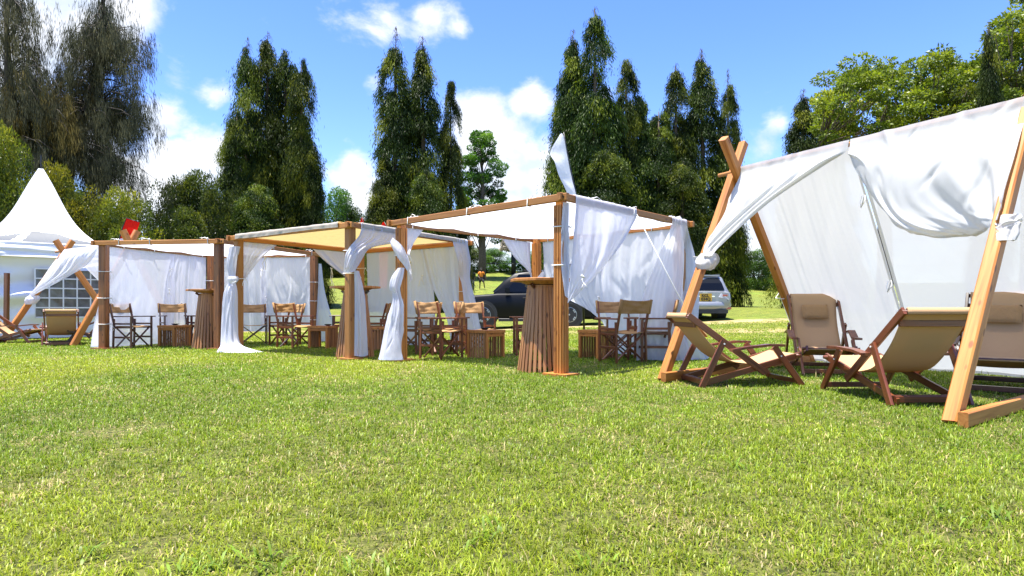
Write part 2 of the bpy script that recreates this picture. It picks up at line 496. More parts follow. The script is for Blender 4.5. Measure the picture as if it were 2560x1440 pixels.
def ground_material():
    m, n, o = mat_new('mown grass ground')
    p = n.nodes.new('ShaderNodeBsdfPrincipled'); p.inputs['Roughness'].default_value = .85; p.inputs['Specular IOR Level'].default_value = .2
    g = n.nodes.new('ShaderNodeNewGeometry')
    def noise(s, det, rough=.6, vec=None):
        q = n.nodes.new('ShaderNodeTexNoise'); q.inputs['Scale'].default_value = s; q.inputs['Detail'].default_value = det; q.inputs['Roughness'].default_value = rough
        n.links.new(vec or g.outputs['Position'], q.inputs['Vector']); return q.outputs['Fac']
    def rng_(src, a, b, c=0, d=1):
        q = n.nodes.new('ShaderNodeMapRange'); q.interpolation_type = 'SMOOTHSTEP'
        q.inputs['From Min'].default_value = a; q.inputs['From Max'].default_value = b; q.inputs['To Min'].default_value = c; q.inputs['To Max'].default_value = d
        n.links.new(src, q.inputs['Value']); return q.outputs[0]
    def mix(f, a, b):
        q = n.nodes.new('ShaderNodeMix'); q.data_type = 'RGBA'
        n.links.new(f, q.inputs['Factor'])
        for s_, v in (('A', a), ('B', b)):
            if isinstance(v, tuple): q.inputs[s_].default_value = (*v, 1)
            else: n.links.new(v, q.inputs[s_])
        return q.outputs['Result']
    fine = noise(22, 6, .75)
    mid = noise(2.3, 5, .65)
    big = noise(.35, 4)
    c = mix(rng_(fine, .36, .64), (.042, .042, .012), (.200, .255, .030))
    c = mix(rng_(mid, .46, .68, 0, .62), c, (.29, .285, .045))
    c = mix(rng_(big, .52, .72, 0, .5), c, (.15, .225, .024))
    # worn track across the lawn behind the tents
    sp = n.nodes.new('ShaderNodeSeparateXYZ'); n.links.new(g.outputs['Position'], sp.inputs[0])
    wob = noise(.22, 3)
    y2 = n.nodes.new('ShaderNodeMath'); y2.operation = 'MULTIPLY_ADD'; n.links.new(wob, y2.inputs[0]); y2.inputs[1].default_value = 2.2
    n.links.new(sp.outputs['Y'], y2.inputs[2])
    def band(c0, w):
        q = n.nodes.new('ShaderNodeMath'); q.operation = 'SUBTRACT'; n.links.new(y2.outputs[0], q.inputs[0]); q.inputs[1].default_value = c0
        a = n.nodes.new('ShaderNodeMath'); a.operation = 'ABSOLUTE'; n.links.new(q.outputs[0], a.inputs[0])
        return rng_(a.outputs[0], w, w * .35)
    bn = n.nodes.new('ShaderNodeMath'); bn.operation = 'MAXIMUM'
    n.links.new(band(19.6, .55), bn.inputs[0]); n.links.new(band(21.3, .6), bn.inputs[1])
    br = n.nodes.new('ShaderNodeMath'); br.operation = 'MULTIPLY'; n.links.new(bn.outputs[0], br.inputs[0]); n.links.new(rng_(noise(3.5, 5), .32, .58), br.inputs[1])
    c = mix(br.outputs[0], c, (.42, .31, .16))
    # under the blades of the near lawn: thatch and soil
    near = mix(rng_(fine, .38, .62), (.036, .044, .010), (.175, .190, .036))
    near = mix(rng_(noise(60, 4, .7), .5, .66), near, (.23, .225, .055))
    c = mix(rng_(sp.outputs['Y'], 13.0, 19.0), near, c)
    n.links.new(c, p.inputs['Base Color'])
    b = n.nodes.new('ShaderNodeBump'); b.inputs['Strength'].default_value = .9; b.inputs['Distance'].default_value = .05
    n.links.new(fine, b.inputs['Height']); n.links.new(b.outputs[0], p.inputs['Normal'])
    n.links.new(p.outputs[0], o.inputs['Surface'])
    return m

M_GROUND = ground_material()
ys = np.concatenate([[-60, -20], np.linspace(-4, 16, 41), np.linspace(16.5, 74, 116), [80, 95, 120, 160, 220, 320, 460, 640, 900]])
xs = np.concatenate([[-700, -400, -240, -160, -110, -80], np.linspace(-60, 60, 121), [80, 110, 160, 240, 400, 700]])
XX, YY = np.meshgrid(xs, ys)
ZZ = ground_z(XX, YY)
nx, ny = len(xs), len(ys)
i, j = np.meshgrid(np.arange(nx - 1), np.arange(ny - 1))
q = np.stack([j * nx + i, j * nx + i + 1, (j + 1) * nx + i + 1, (j + 1) * nx + i], -1).reshape(-1, 4)
ground = link('ground', mesh_np('ground', np.stack([XX, YY, ZZ], -1).reshape(-1, 3), quads=q, smooth=True, mat=M_GROUND))
tag(ground, 'broad mown lawn rising to a low green bank behind the tents', kind='structure')

def grass_blades():
    NB = 760000
    # nearer ground carries more blades; beyond the tents the blades get sparser and broader
    t = rng.random(NB)
    y0, y1, k = 1.72, 20.0, .62
    Y = (y0 ** k + t * (y1 ** k - y0 ** k)) ** (1 / k)
    X = (rng.random(NB) * 2 - 1) * (.87 * Y + 1.3)
    patch = vnoise(X, Y, .55, 3) * .6 + vnoise(X, Y, .16, 4) * .4
    patch2 = vnoise(X, Y, 1.9, 5)
    clump = vnoise(X, Y, .09, 6)
    worn = np.clip((vnoise(X, Y, .42, 31) * .6 + vnoise(X, Y, .15, 32) * .4 - .66) * 6, 0, 1)
    keep = rng.random(NB) < (.55 + .6 * clump) * (1 - .35 * worn)
    X, Y, patch, patch2, clump, worn = X[keep], Y[keep], patch[keep], patch2[keep], clump[keep], worn[keep]
    n = len(X)
    Z = ground_z(X, Y)
    far = np.clip((Y - 2) / 14, 0, 1)
    hgt = (.013 + .022 * rng.random(n) ** 1.4) * (.7 + .75 * clump) * (1 + .25 * far)
    tall = rng.random(n) < .012
    hgt = np.where(tall, hgt * 2.2, hgt) * (1 - .4 * worn)
    wid = (.0011 + .0014 * rng.random(n)) * (1 + 3.2 * far)
    az = rng.random(n) * 2 * np.pi
    lean = .15 + rng.random(n) ** .75 * 1.45
    straw = (rng.random(n) < (.03 + .42 * np.clip(patch - .60, 0, 1) * 2 + .22 * worn)) 
    lean = np.where(straw & (rng.random(n) < .6), 1.25 + .3 * rng.random(n), lean)
    hgt = np.where(straw, hgt * 1.25, hgt)
    dx, dy = np.cos(az), np.sin(az)
    sx, sy = -dy, dx
    l1, l2 = lean * .55, lean * 1.15
    m = np.stack([X + dx * np.sin(l1) * hgt * .55, Y + dy * np.sin(l1) * hgt * .55, Z + np.cos(l1) * hgt * .55], -1)
    tp = m + np.stack([dx * np.sin(l2), dy * np.sin(l2), np.maximum(np.cos(l2), -.15)], -1) * (hgt * .6)[:, None]
    b = np.stack([X, Y, Z - .002], -1)
    s = np.stack([sx, sy, 0 * sx], -1) * wid[:, None]
    V = np.stack([b - s, b + s, m + s * .85, m - s * .85, tp], 1).reshape(-1, 3)
    base = np.arange(n) * 5
    quads = np.stack([base, base + 1, base + 2, base + 3], -1)
    tris = np.stack([base + 3, base + 2, base + 4], -1)
    r = rng.random((n, 1)); r2 = rng.random((n, 1))
    g1 = np.array([.064, .120, .007]); g2 = np.array([.240, .350, .015]); g3 = np.array([.36, .40, .024]); st = np.array([.52, .42, .17])
    c = g1 * (1 - r) + g2 * r
    w = np.clip((patch2[:, None] - .42) * 1.3 + (r2 - .5) * .8, 0, 1)
    c = c * (1 - w) + g3 * w * (.8 + .4 * r)
    c = np.where(straw[:, None], st * (.55 + .6 * r2), c)
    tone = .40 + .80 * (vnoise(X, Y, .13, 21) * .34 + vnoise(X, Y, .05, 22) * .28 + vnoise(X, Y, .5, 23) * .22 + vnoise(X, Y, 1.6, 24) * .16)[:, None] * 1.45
    tone = np.clip(tone, .38, 1.5); tone = tone + (1.24 - tone) * .65 * np.clip(far * 1.6, 0, 1)[:, None]  # farther blades get a lighter colour to offset the shade between them
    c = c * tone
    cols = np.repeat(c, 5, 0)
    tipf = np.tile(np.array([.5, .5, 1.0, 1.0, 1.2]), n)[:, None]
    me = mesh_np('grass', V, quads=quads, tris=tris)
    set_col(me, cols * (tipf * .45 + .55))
    m_, nn, o = mat_new('grass blades')
    at = nn.nodes.new('ShaderNodeAttribute'); at.attribute_name = 'tint'
    p = nn.nodes.new('ShaderNodeBsdfPrincipled'); p.inputs['Roughness'].default_value = .45; p.inputs['Specular IOR Level'].default_value = .35
    t_ = nn.nodes.new('ShaderNodeBsdfTranslucent'); s_ = nn.nodes.new('ShaderNodeMixShader'); s_.inputs[0].default_value = .4
    nn.links.new(at.outputs['Color'], p.inputs['Base Color']); nn.links.new(at.outputs['Color'], t_.inputs['Color'])
    nn.links.new(p.outputs[0], s_.inputs[1]); nn.links.new(t_.outputs[0], s_.inputs[2]); nn.links.new(s_.outputs[0], o.inputs['Surface'])
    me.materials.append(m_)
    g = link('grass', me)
    tag(g, 'short coarse lawn grass with straw coloured dry blades', 'grass', kind='stuff')
grass_blades()
def weed_tufts():
    g = np.random.default_rng(17)
    P_, A_, L_ = [], [], []
    spots = [(470, 1415), (520, 1425), (640, 1400), (700, 1425), (880, 1430), (960, 1425), (1230, 1345), (1190, 1360), (2420, 1330), (2350, 1290), (2490, 1310), (1850, 1180), (240, 1390), (1500, 1430)]
    for (u, v) in spots:
        Y = FPX * EYE / (v - HOR); X = (u - 1280) / FPX * Y; n = int(g.integers(7, 16))
        a = g.random(n) * 6.283
        P_.append(np.stack([X + g.normal(size=n) * .035, Y + g.normal(size=n) * .03, np.full(n, gz(X, Y))], -1))
        A_.append(np.stack([np.cos(a) * .75, np.sin(a) * .75, g.uniform(.5, 1.3, n)], -1)); L_.append(g.uniform(.04, .10, n))
    P_ = np.concatenate(P_); A_ = np.concatenate(A_); L_ = np.concatenate(L_); n = len(P_)
    A_ = A_ / np.linalg.norm(A_, axis=1, keepdims=True)
    s = np.cross(A_, np.array([0, 0, 1.0])); s = s / np.maximum(np.linalg.norm(s, axis=1, keepdims=True), 1e-6) * .0045
    m = P_ + A_ * (L_ * .55)[:, None]; t = P_ + A_ * L_[:, None] - np.array([0, 0, 1.0]) * (L_ * .25)[:, None]
    V = np.stack([P_ - s * .6, P_ + s * .6, m + s, m - s, t], 1).reshape(-1, 3); b = np.arange(n) * 5
    me = mesh_np('weed_tufts', V, quads=np.stack([b, b + 1, b + 2, b + 3], -1), tris=np.stack([b + 3, b + 2, b + 4], -1))
    set_col(me, np.repeat(np.array([.19, .30, .026]) * g.uniform(.6, 1.2, (n, 1)), 5, 0))
    me.materials.append(bpy.data.materials['grass blades'])
    tag(link('weed_tufts', me), 'broad bladed bright green tufts scattered in the near lawn', 'grass', kind='stuff')
weed_tufts()
# ------------------------------------------------------------------ trees
def unit(a):
    return a / np.maximum(np.linalg.norm(a, axis=-1, keepdims=True), 1e-9)

def leaf_mesh(name, pos, axis, length, width, col, mat, fold=.0, seed=1):
    """diamond leaves: pos = stalk end, axis = direction, random roll"""
    g = np.random.default_rng(seed)
    n = len(pos)
    axis = unit(axis)
    rnd = unit(g.normal(size=(n, 3)))
    side = unit(np.cross(axis, rnd))
    L_ = np.broadcast_to(np.asarray(length, float), (n,))[:, None]; W_ = np.broadcast_to(np.asarray(width, float), (n,))[:, None]
    nrm = np.cross(side, axis)
    mid = pos + axis * L_ * .45 + nrm * L_ * fold
    V = np.stack([pos, mid + side * W_ * .5, pos + axis * L_, mid - side * W_ * .5], 1).reshape(-1, 3)
    b = np.arange(n) * 4
    me = mesh_np(name, V, quads=np.stack([b, b + 1, b + 2, b + 3], -1), mat=mat)
    set_col(me, np.repeat(col, 4, 0))
    return me

def ramp(t, *cols):
    cols = np.array(cols); k = len(cols) - 1
    t = np.clip(t, 0, .9999) * k
    i = t.astype(int); f = (t - i)[:, None]
    return cols[i] * (1 - f) + cols[i + 1] * f

def ashoka_mesh(seed, H=14.0, rmax=1.6, n_bough=165, blunt=4.2):
    """weeping mast tree: a narrow spire of drooping boughs hung with long leaves"""
    g = np.random.default_rng(seed)
    pos = []; ax = []; tn = []
    for b in range(n_bough):
        t = 1 - (1 - g.random()) ** .80
        t = min(t, .985)
        h = H * (.03 + .965 * t)
        prof = (1 - t ** blunt) ** .72 * (.80 + .20 * (1 - t)) * (.90 + .10 * math.sin(7 * t + seed))
        r = rmax * prof * g.uniform(.50, 1.28)
        if g.random() < .05: r *= 1.28
        r = max(r, .14)
        a = g.random() * 2 * math.pi
        d = np.array([math.cos(a), math.sin(a), 0]); sd = np.array([-d[1], d[0], 0])
        n = int(210 + 190 * r)
        s = g.uniform(.25, 1.0, n) ** .8
        drop = g.uniform(.9, 1.5)
        p = d * (r * s ** .75)[:, None] * 1.0
        p[:, 2] = h + .35 * r * s - (drop * (.35 + r * .75)) * s ** 2
        wd = .10 + .20 * r
        p += sd * (g.normal(size=n) * wd * (.5 + .5 * s))[:, None] + d * (g.normal(size=n) * .10)[:, None]
        hang = g.random(n) ** 1.4 * (.35 + .30 * r)
        p[:, 2] -= hang
        A = d * g.normal(.28, .3, n)[:, None] + sd * g.normal(0, .35, n)[:, None]
        A[:, 2] = -1.0 + g.normal(0, .22, n)
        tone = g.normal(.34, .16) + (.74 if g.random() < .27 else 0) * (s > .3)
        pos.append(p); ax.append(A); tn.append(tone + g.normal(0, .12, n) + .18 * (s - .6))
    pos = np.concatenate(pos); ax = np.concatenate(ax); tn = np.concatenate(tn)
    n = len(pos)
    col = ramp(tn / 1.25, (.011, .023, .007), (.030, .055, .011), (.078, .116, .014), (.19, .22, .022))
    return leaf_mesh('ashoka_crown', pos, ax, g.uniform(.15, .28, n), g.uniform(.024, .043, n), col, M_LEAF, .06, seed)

def twig_top(seed, H, n=26):
    """bare dry twigs that stick out of the tip"""
    g = np.random.default_rng(seed)
    m = MB()
    m.tube([(0, 0, H * .90), (.03, .02, H * .96), (.05, 0, H * 1.01)], [.025, .016, .008], 5)
    for k in range(n):
        h = H * g.uniform(.93, 1.0); a = g.random() * 6.28; r = g.uniform(.15, .55) * (1.15 - (h / H - .9) * 7)
        d = Vector((math.cos(a), math.sin(a), 0))
        p0 = Vector((.04, .01, h))
        m.tube([p0, p0 + d * r * .6 + Vector((0, 0, .12)), p0 + d * r + Vector((0, 0, -.05 - .25 * r))], [.014, .010, .006], 3, False)
    return m.mesh('dry_twigs', M_TWIG)

ASH = [ashoka_mesh(11, rmax=1.55), ashoka_mesh(12, rmax=1.7, blunt=5.4), ashoka_mesh(13, rmax=1.45, blunt=5.0), ashoka_mesh(14, rmax=1.9, n_bough=185), ashoka_mesh(15, rmax=1.6, blunt=6.2)]
TW = [twig_top(21, 14), twig_top(22, 14)]
_tr = MB().tube([(0, 0, -.3), (.03, 0, 3), (-.03, .02, 7), (.02, 0, 11), (.04, 0, 13.2)], [.19, .16, .12, .07, .02], 8)
ASH_TRUNK = _tr.mesh('ashoka_trunk', M_BARK, smooth=True)

def ashoka(u, v, Y, half, k, label, group, twigs=False, rot=0.0):
    x = (u - 1280) / FPX * Y
    z0 = gz(x, Y)
    H = EYE + (HOR - v) / FPX * Y - z0
    ref = [1.55, 1.7, 1.45, 1.9, 1.6][k]
    sr = half * Y / FPX / ref * 1.34
    t = thing('ashoka_tree', label, 'tree', (x, Y, z0), rot, group)
    S = Matrix.Diagonal((sr, sr, H / 14.0, 1))
    link('crown', ASH[k], None, t, S)
    link('trunk', ASH_TRUNK, None, t, S)
    if twigs:
        link('dry_twigs', TW[k % 2], None, t, S)
    return t

G1_ = 'narrow weeping evergreens standing in clumps behind the tents'
def L_(where): return 'dark narrow weeping evergreen, ' + where
ashoka(618, 98, 36.0, 50, 4, L_('far left spire of the clump above the cream roof'), G1_, True, .3)
ashoka(668, 84, 36.6, 58, 1, L_('twiggy tallest spire above the cream roof'), G1_, True, 1.2)
ashoka(714, 108, 37.2, 54, 4, L_('third spire of the clump above the cream roof'), G1_, False, 2.2)
ashoka(754, 128, 36.2, 42, 4, L_('right hand spire of the tall clump above the cream roof'), G1_, False, 4.0)
ashoka(592, 262, 35.0, 40, 4, L_('short, on the left flank above the cream roof'), G1_, False, 5.0)
ashoka(783, 340, 35.6, 28, 2, L_('short and slim, right foot of the clump above the cream roof'), G1_, False, .8)
ashoka(640, 440, 33.4, 64, 3, L_('low broad one in front of the clump above the cream roof'), G1_, False, 3.0)
ashoka(988, 72, 36.0, 52, 2, L_('tall left spire with bare tip in the middle clump'), G1_, True, .2)
ashoka(1058, 96, 36.6, 58, 0, L_('second spire with bare tip in the middle clump'), G1_, True, 2.4)
ashoka(1127, 186, 37.0, 36, 1, L_('thin lower spire at the right of the middle clump'), G1_, False, 3.3)
ashoka(962, 372, 35.0, 44, 1, L_('low bushy one at the left foot of the middle clump'), G1_, False, 4.4)
ashoka(1066, 402, 34.4, 56, 3, L_('low rounded one in front of the middle clump'), G1_, False, 5.2)
ashoka(1432, 78, 35.6, 56, 0, L_('left spire of the clump behind the white feather flag'), G1_, True, 1.0)
ashoka(1488, 22, 35.2, 70, 1, L_('tallest, behind the white feather flag'), G1_, True, 2.0)
ashoka(1566, 112, 36.0, 40, 2, L_('slim spire just right of the tallest one'), G1_, False, 3.1)
ashoka(1600, 225, 36.4, 50, 0, L_('slender leaning spire between the two right clumps'), G1_, False, 4.2)
ashoka(1410, 200, 36.5, 46, 2, L_('shorter one on the left flank behind the white feather flag'), G1_, False, 5.5)
ashoka(1520, 350, 34.0, 78, 3, L_('low broad one in front of the tallest spire'), G1_, False, .5)
ashoka(1690, 162, 37.0, 58, 1, L_('left twiggy spire of the clump beside the crossed timbers'), G1_, True, 1.6)
ashoka(1756, 128, 37.4, 60, 0, L_('highest spire of the clump beside the crossed timbers'), G1_, True, 2.7)
ashoka(1820, 178, 37.0, 34, 2, L_('right hand spire just above the crossed timbers'), G1_, True, 3.6)
ashoka(1646, 250, 36.2, 48, 2, L_('thin one at the left of the clump beside the crossed timbers'), G1_, False, 4.9)
ashoka(1706, 380, 35.4, 66, 3, L_('low broad one in front of the clump beside the crossed timbers'), G1_, False, 5.9)
ashoka(2008, 226, 34.0, 56, 0, L_('dark pointed one rising behind the big white sheet'), G1_, True, .7)
ashoka(2056, 236, 34.6, 64, 1, L_('dark shaggy one at the left foot of the light green tree'), G1_, False, 2.9)
ashoka(2474, 60, 22.0, 36, 0, L_('half buried among the light green trees at the right'), G1_, True, 1.9)

# --- broad crowns made of many leaf clumps -------------------------------------------------
def clump_leaves(clumps, per, size, width, palette, seed, flat=.8, droop=.25, hollow=.55, tone_var=.16, ybias=.25):
    g = np.random.default_rng(seed)
    P_, A_, T_ = [], [], []
    for (c, r) in clumps:
        n = int(per * (r ** 2) * g.uniform(.7, 1.3)) + 12
        d = unit(g.normal(size=(n, 3)))
        rad = r * (hollow + (1.02 - hollow) * g.random(n) ** .6)
        p = np.asarray(c) + d * rad[:, None] * np.array([1, 1, flat])
        a = d * .7 + g.normal(size=(n, 3)) * .55
        a[:, 2] -= droop
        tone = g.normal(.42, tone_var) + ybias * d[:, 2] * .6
        P_.append(p); A_.append(a); T_.append(tone + g.normal(0, .13, n))
    P_ = np.concatenate(P_); A_ = np.concatenate(A_); T_ = np.concatenate(T_)
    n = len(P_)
    return leaf_mesh('crown', P_, A_, size * g.uniform(.7, 1.35, n), width * g.uniform(.7, 1.3, n), ramp(T_, *palette), M_LEAFB, .08, seed)

PAL_DARK = [(.014, .026, .008), (.042, .070, .015), (.090, .120, .020), (.16, .18, .025)]
PAL_OLIVE = [(.024, .040, .008), (.066, .092, .013), (.140, .158, .017), (.29, .265, .022)]
PAL_GREEN = [(.020, .050, .010), (.050, .120, .018), (.095, .205, .028), (.17, .28, .04)]
PAL_LIGHT = [(.040, .070, .010), (.105, .150, .016), (.195, .245, .024), (.34, .34, .032)]

def bush_mesh(seed, pal, n=46, per=300, size=.20, width=.085):
    """a leafy mound of unit size: 2 wide, 2 tall"""
    g = np.random.default_rng(seed)
    cl = []
    for k in range(n):
        a = g.random() * 6.283; h = g.random() ** .8
        r = math.sqrt(max(0, 1 - (h * .95) ** 2.2)) * g.uniform(.45, .95)
        cl.append(((r * math.cos(a), r * math.sin(a), .12 + 1.65 * h), g.uniform(.20, .40)))
    for k in range(10):
        a = g.random() * 6.283
        cl.append(((.75 * math.cos(a), .75 * math.sin(a), .2), .38))
    return clump_leaves(cl, per * 17, size / 3.4, width / 3.5, pal, seed, .85, .25, .62, .27)

BUSH = {'dark': [bush_mesh(31, PAL_DARK), bush_mesh(32, PAL_DARK)], 'olive': [bush_mesh(33, PAL_OLIVE), bush_mesh(34, PAL_OLIVE)],
        'green': [bush_mesh(35, PAL_GREEN), bush_mesh(36, PAL_GREEN)]}
_bt = MB()
for k in range(5):
    a = k * 1.3
    _bt.tube([(.05 * math.cos(a), .05 * math.sin(a), -.05), (.22 * math.cos(a), .22 * math.sin(a), .6), (.5 * math.cos(a), .5 * math.sin(a), 1.35)], [.05, .035, .012], 6)
BUSH_STEM = _bt.mesh('bush_stems', M_BARK, smooth=True)
_nb = [0]
def bush(u, vtop, Y, half, kind, label, group, cat='shrub', name='leafy_shrub', deep=1.0):
    x = (u - 1280) / FPX * Y
    z0 = gz(x, Y)
    H = EYE + (HOR - vtop) / FPX * Y - z0
    w = half * Y / FPX
    _nb[0] += 1
    t = thing(name, label, cat, (x, Y, z0), _nb[0] * 1.37, group)
    S = Matrix.Diagonal((w * 1.02, w * deep * 1.02, H / 1.95, 1))
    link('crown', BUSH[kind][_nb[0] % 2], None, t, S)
    link('trunk', BUSH_STEM, None, t, S)
    return t

gl = 'broadleaf trees behind the white tents'
def bt(*a): bush(*a, gl, 'tree', 'leafy_tree')
bt(22, 326, 23.0, 88, 'olive', 'yellow green leafy tree at the left border above the tent peak')
bt(-90, 340, 26.0, 90, 'dark', 'dark leafy tree cut by the left border')
bt(120, 418, 24.5, 74, 'olive', 'olive tree right behind the peak of the white tent')
bt(222, 462, 24.0, 74, 'olive', 'olive leafy tree under the leaning trunk of the feathery tree')
bt(326, 482, 24.0, 78, 'olive', 'olive leafy tree behind the red flag')
bt(170, 470, 34.0, 120, 'dark', 'dark tree deep behind the olive ones, left of the red flag')
bt(420, 452, 34.0, 70, 'dark', 'dark leafy tree right of the red flag')
bt(498, 436, 35.0, 74, 'dark', 'dark glossy tree over the first pavilion')
bt(545, 470, 33.0, 60, 'dark', 'dark tree touching the left flank of the first evergreen clump')
bt(450, 520, 30.0, 80, 'dark', 'low dark tree just above the first pavilion beam')
bt(838, 466, 64.0, 62, 'green', 'bright green tree right of the first evergreen clump')
bt(884, 520, 65.0, 50, 'dark', 'dusky tree beside the red flag tips')
bt(745, 520, 62.0, 60, 'dark', 'dark undergrowth tree under the first evergreen clump')
gb = 'shrubs along the top of the green bank'
def bs(*a): bush(*a, gb)
bs(840, 622, 62.0, 42, 'olive', 'yellowish shrub at the brow left of the cream roof post')
bs(890, 610, 63.0, 40, 'dark', 'dark shrub at the brow behind the cream roof post')
bs(785, 600, 61.0, 45, 'dark', 'dark shrub at the brow beside the far car windscreen')
bs(1010, 560, 62.0, 60, 'dark', 'dark shrub under the middle evergreen clump')
bs(1090, 570, 63.0, 60, 'dark', 'dark shrub right under the bare tipped spires')
bs(1166, 608, 66.0, 44, 'dark', 'dark shrub left of the slim tree trunk')
bs(1232, 624, 67.0, 42, 'green', 'mid green shrub right of the slim tree trunk')
bs(1312, 624, 68.0, 50, 'green', 'green shrub behind the thatched sunshade post')
bs(1400, 600, 67.0, 60, 'dark', 'dark shrub hidden behind the third pavilion')
bs(1500, 560, 64.0, 70, 'dark', 'dark shrub under the tallest evergreen')
bs(1640, 560, 64.0, 80, 'dark', 'dark shrub under the slender leaning spire')
bs(1786, 636, 60.0, 50, 'green', 'bright shrub above the silver car')
bs(1840, 632, 61.0, 46, 'green', 'bright shrub in the gap of the big lean to tent')
bs(1895, 624, 60.0, 52, 'green', 'bright shrub at the right end of the bank, by the slanting timber')
bs(1950, 636, 61.0, 52, 'green', 'green shrub behind the slanting timber')
bs(2040, 560, 60.0, 80, 'dark', 'dark shrub behind the big white sheet')

# --- slim light green tree -----------------------------------------------------------------
def branch_tree(name, label, cat, base, trunk_pts, trunk_r, limbs, clumps, per, size, width, pal, seed, group=None, flat=.6, extra=None):
    t = thing(name, label, cat, base, 0, group)
    m = MB(); m.tube(trunk_pts, trunk_r, 9)
    tr = m.build('trunk', M_BARK, t, smooth=True)
    lb = MB()
    for (pts, r) in limbs:
        lb.tube(pts, r, 6)
    if lb.v:
        lb.build('limbs', M_BARK, t, smooth=True)
    link('crown', clump_leaves(clumps, per, size, width, pal, seed, flat), None, t)
    return t

g = np.random.default_rng(51)
Yt = 60.0; bx = (1204 - 1280) / FPX * Yt; bz = gz(bx, Yt)
def toL(u, v, dy=0.0, bx=bx, bz=bz, Yt=Yt):
    p = P(u, v, Yt + dy); return Vector((p.x - bx, dy, p.z - bz))
cl = []; lim = []
trunk_top = toL(1205, 400)
for k in range(100):
    v = g.uniform(335, 590); hw = 50 * (1 - ((v - 470) / 165) ** 2) + (18 if 380 < v < 470 else 4)
    u = 1202 + g.uniform(-1, 1) * hw; dy = g.uniform(-1.6, 1.6)
    c = toL(u, v, dy); cl.append((tuple(c), g.uniform(.32, .74)))
    if k % 2 == 0:
        s = toL(1205, min(660, v + 60))
        lim.append(([s, (s + c) / 2 + Vector((0, 0, -.12)), c], [.06, .04, .015]))
for (u, v) in ((1170, 610), (1240, 600), (1160, 585), (1228, 560), (1252, 495), (1158, 500)):
    cl.append((tuple(toL(u, v)), .5))
branch_tree('slim_tree', 'slim bright green tree with airy crown on the bank beside the cloud', 'tree', (bx, Yt, bz),
            [(0, 0, -.2), toL(1206, 640), toL(1203, 560), toL(1207, 480), trunk_top], [.42, .36, .30, .2, .07], lim, cl, 1050, .21, .09, PAL_GREEN, 52)

# --- wide light green canopy on the right --------------------------------------------------
def canopy(label, Yc, u0, u1, top, bottom, trunk_u, seed, n, pal, group):
    g = np.random.default_rng(seed)
    bx = (trunk_u - 1280) / FPX * Yc; bz = gz(bx, Yc)
    tl = lambda u, v, dy=0.0: toL(u, v, dy, bx, bz, Yc)
    cl = []; lim = []
    fork = tl(trunk_u, bottom + 70)
    joints = [tl(trunk_u + (u1 - u0) * f, bottom - 20 + abs(f) * -40, g.uniform(-2, 2)) for f in (-.42, -.25, -.08, .1, .28, .42)]
    for jn in joints:
        lim.append(([fork, (fork + jn) / 2 + Vector((0, 0, .25)), jn], [.17, .12, .07]))
    for k in range(n):
        u = g.uniform(u0, u1); vt = np.interp(u, [a for a, b in top], [b for a, b in top])
        v = vt - 10 + 22 * math.sin(u * .09) + (bottom - vt) * g.random() ** 1.25; dy = g.uniform(-3.2, 3.2)
        c = tl(u, v, dy); cl.append((tuple(c), g.uniform(.22, .66)))
        jn = min(joints, key=lambda q: (q - c).length)
        mid = (jn + c) / 2 + Vector((g.normal() * .15, g.normal() * .15, -.15))
        lim.append(([jn, mid, c], [.045, .03, .012]))
    return branch_tree('spreading_tree', label, 'tree', (bx, Yc, bz), [(0, 0, -.2), (.05, 0, 2), fork], [.4, .33, .24], lim, cl, 900, .165, .072, pal, seed + 1, group, flat=.42)
gr = 'wide light green canopy trees behind the big lean to tent'
canopy('wide light green canopy tree left of the half buried dark spire', 28.0, 2058, 2440,
       [(2050, 225), (2120, 188), (2200, 176), (2300, 180), (2370, 150), (2440, 168)], 400, 2210, 61, 175, PAL_LIGHT, gr)
canopy('tall light green tree at the right border reaching the top', 26.0, 2430, 2680,
       [(2430, 200), (2480, 130), (2510, 62), (2540, 14), (2600, 5), (2680, 30)], 330, 2570, 63, 125, PAL_LIGHT, gr)
canopy('olive lower canopy under the half buried dark spire', 27.0, 2360, 2640,
       [(2360, 265), (2450, 240), (2560, 215), (2640, 200)], 400, 2480, 65, 95, PAL_OLIVE, gr)

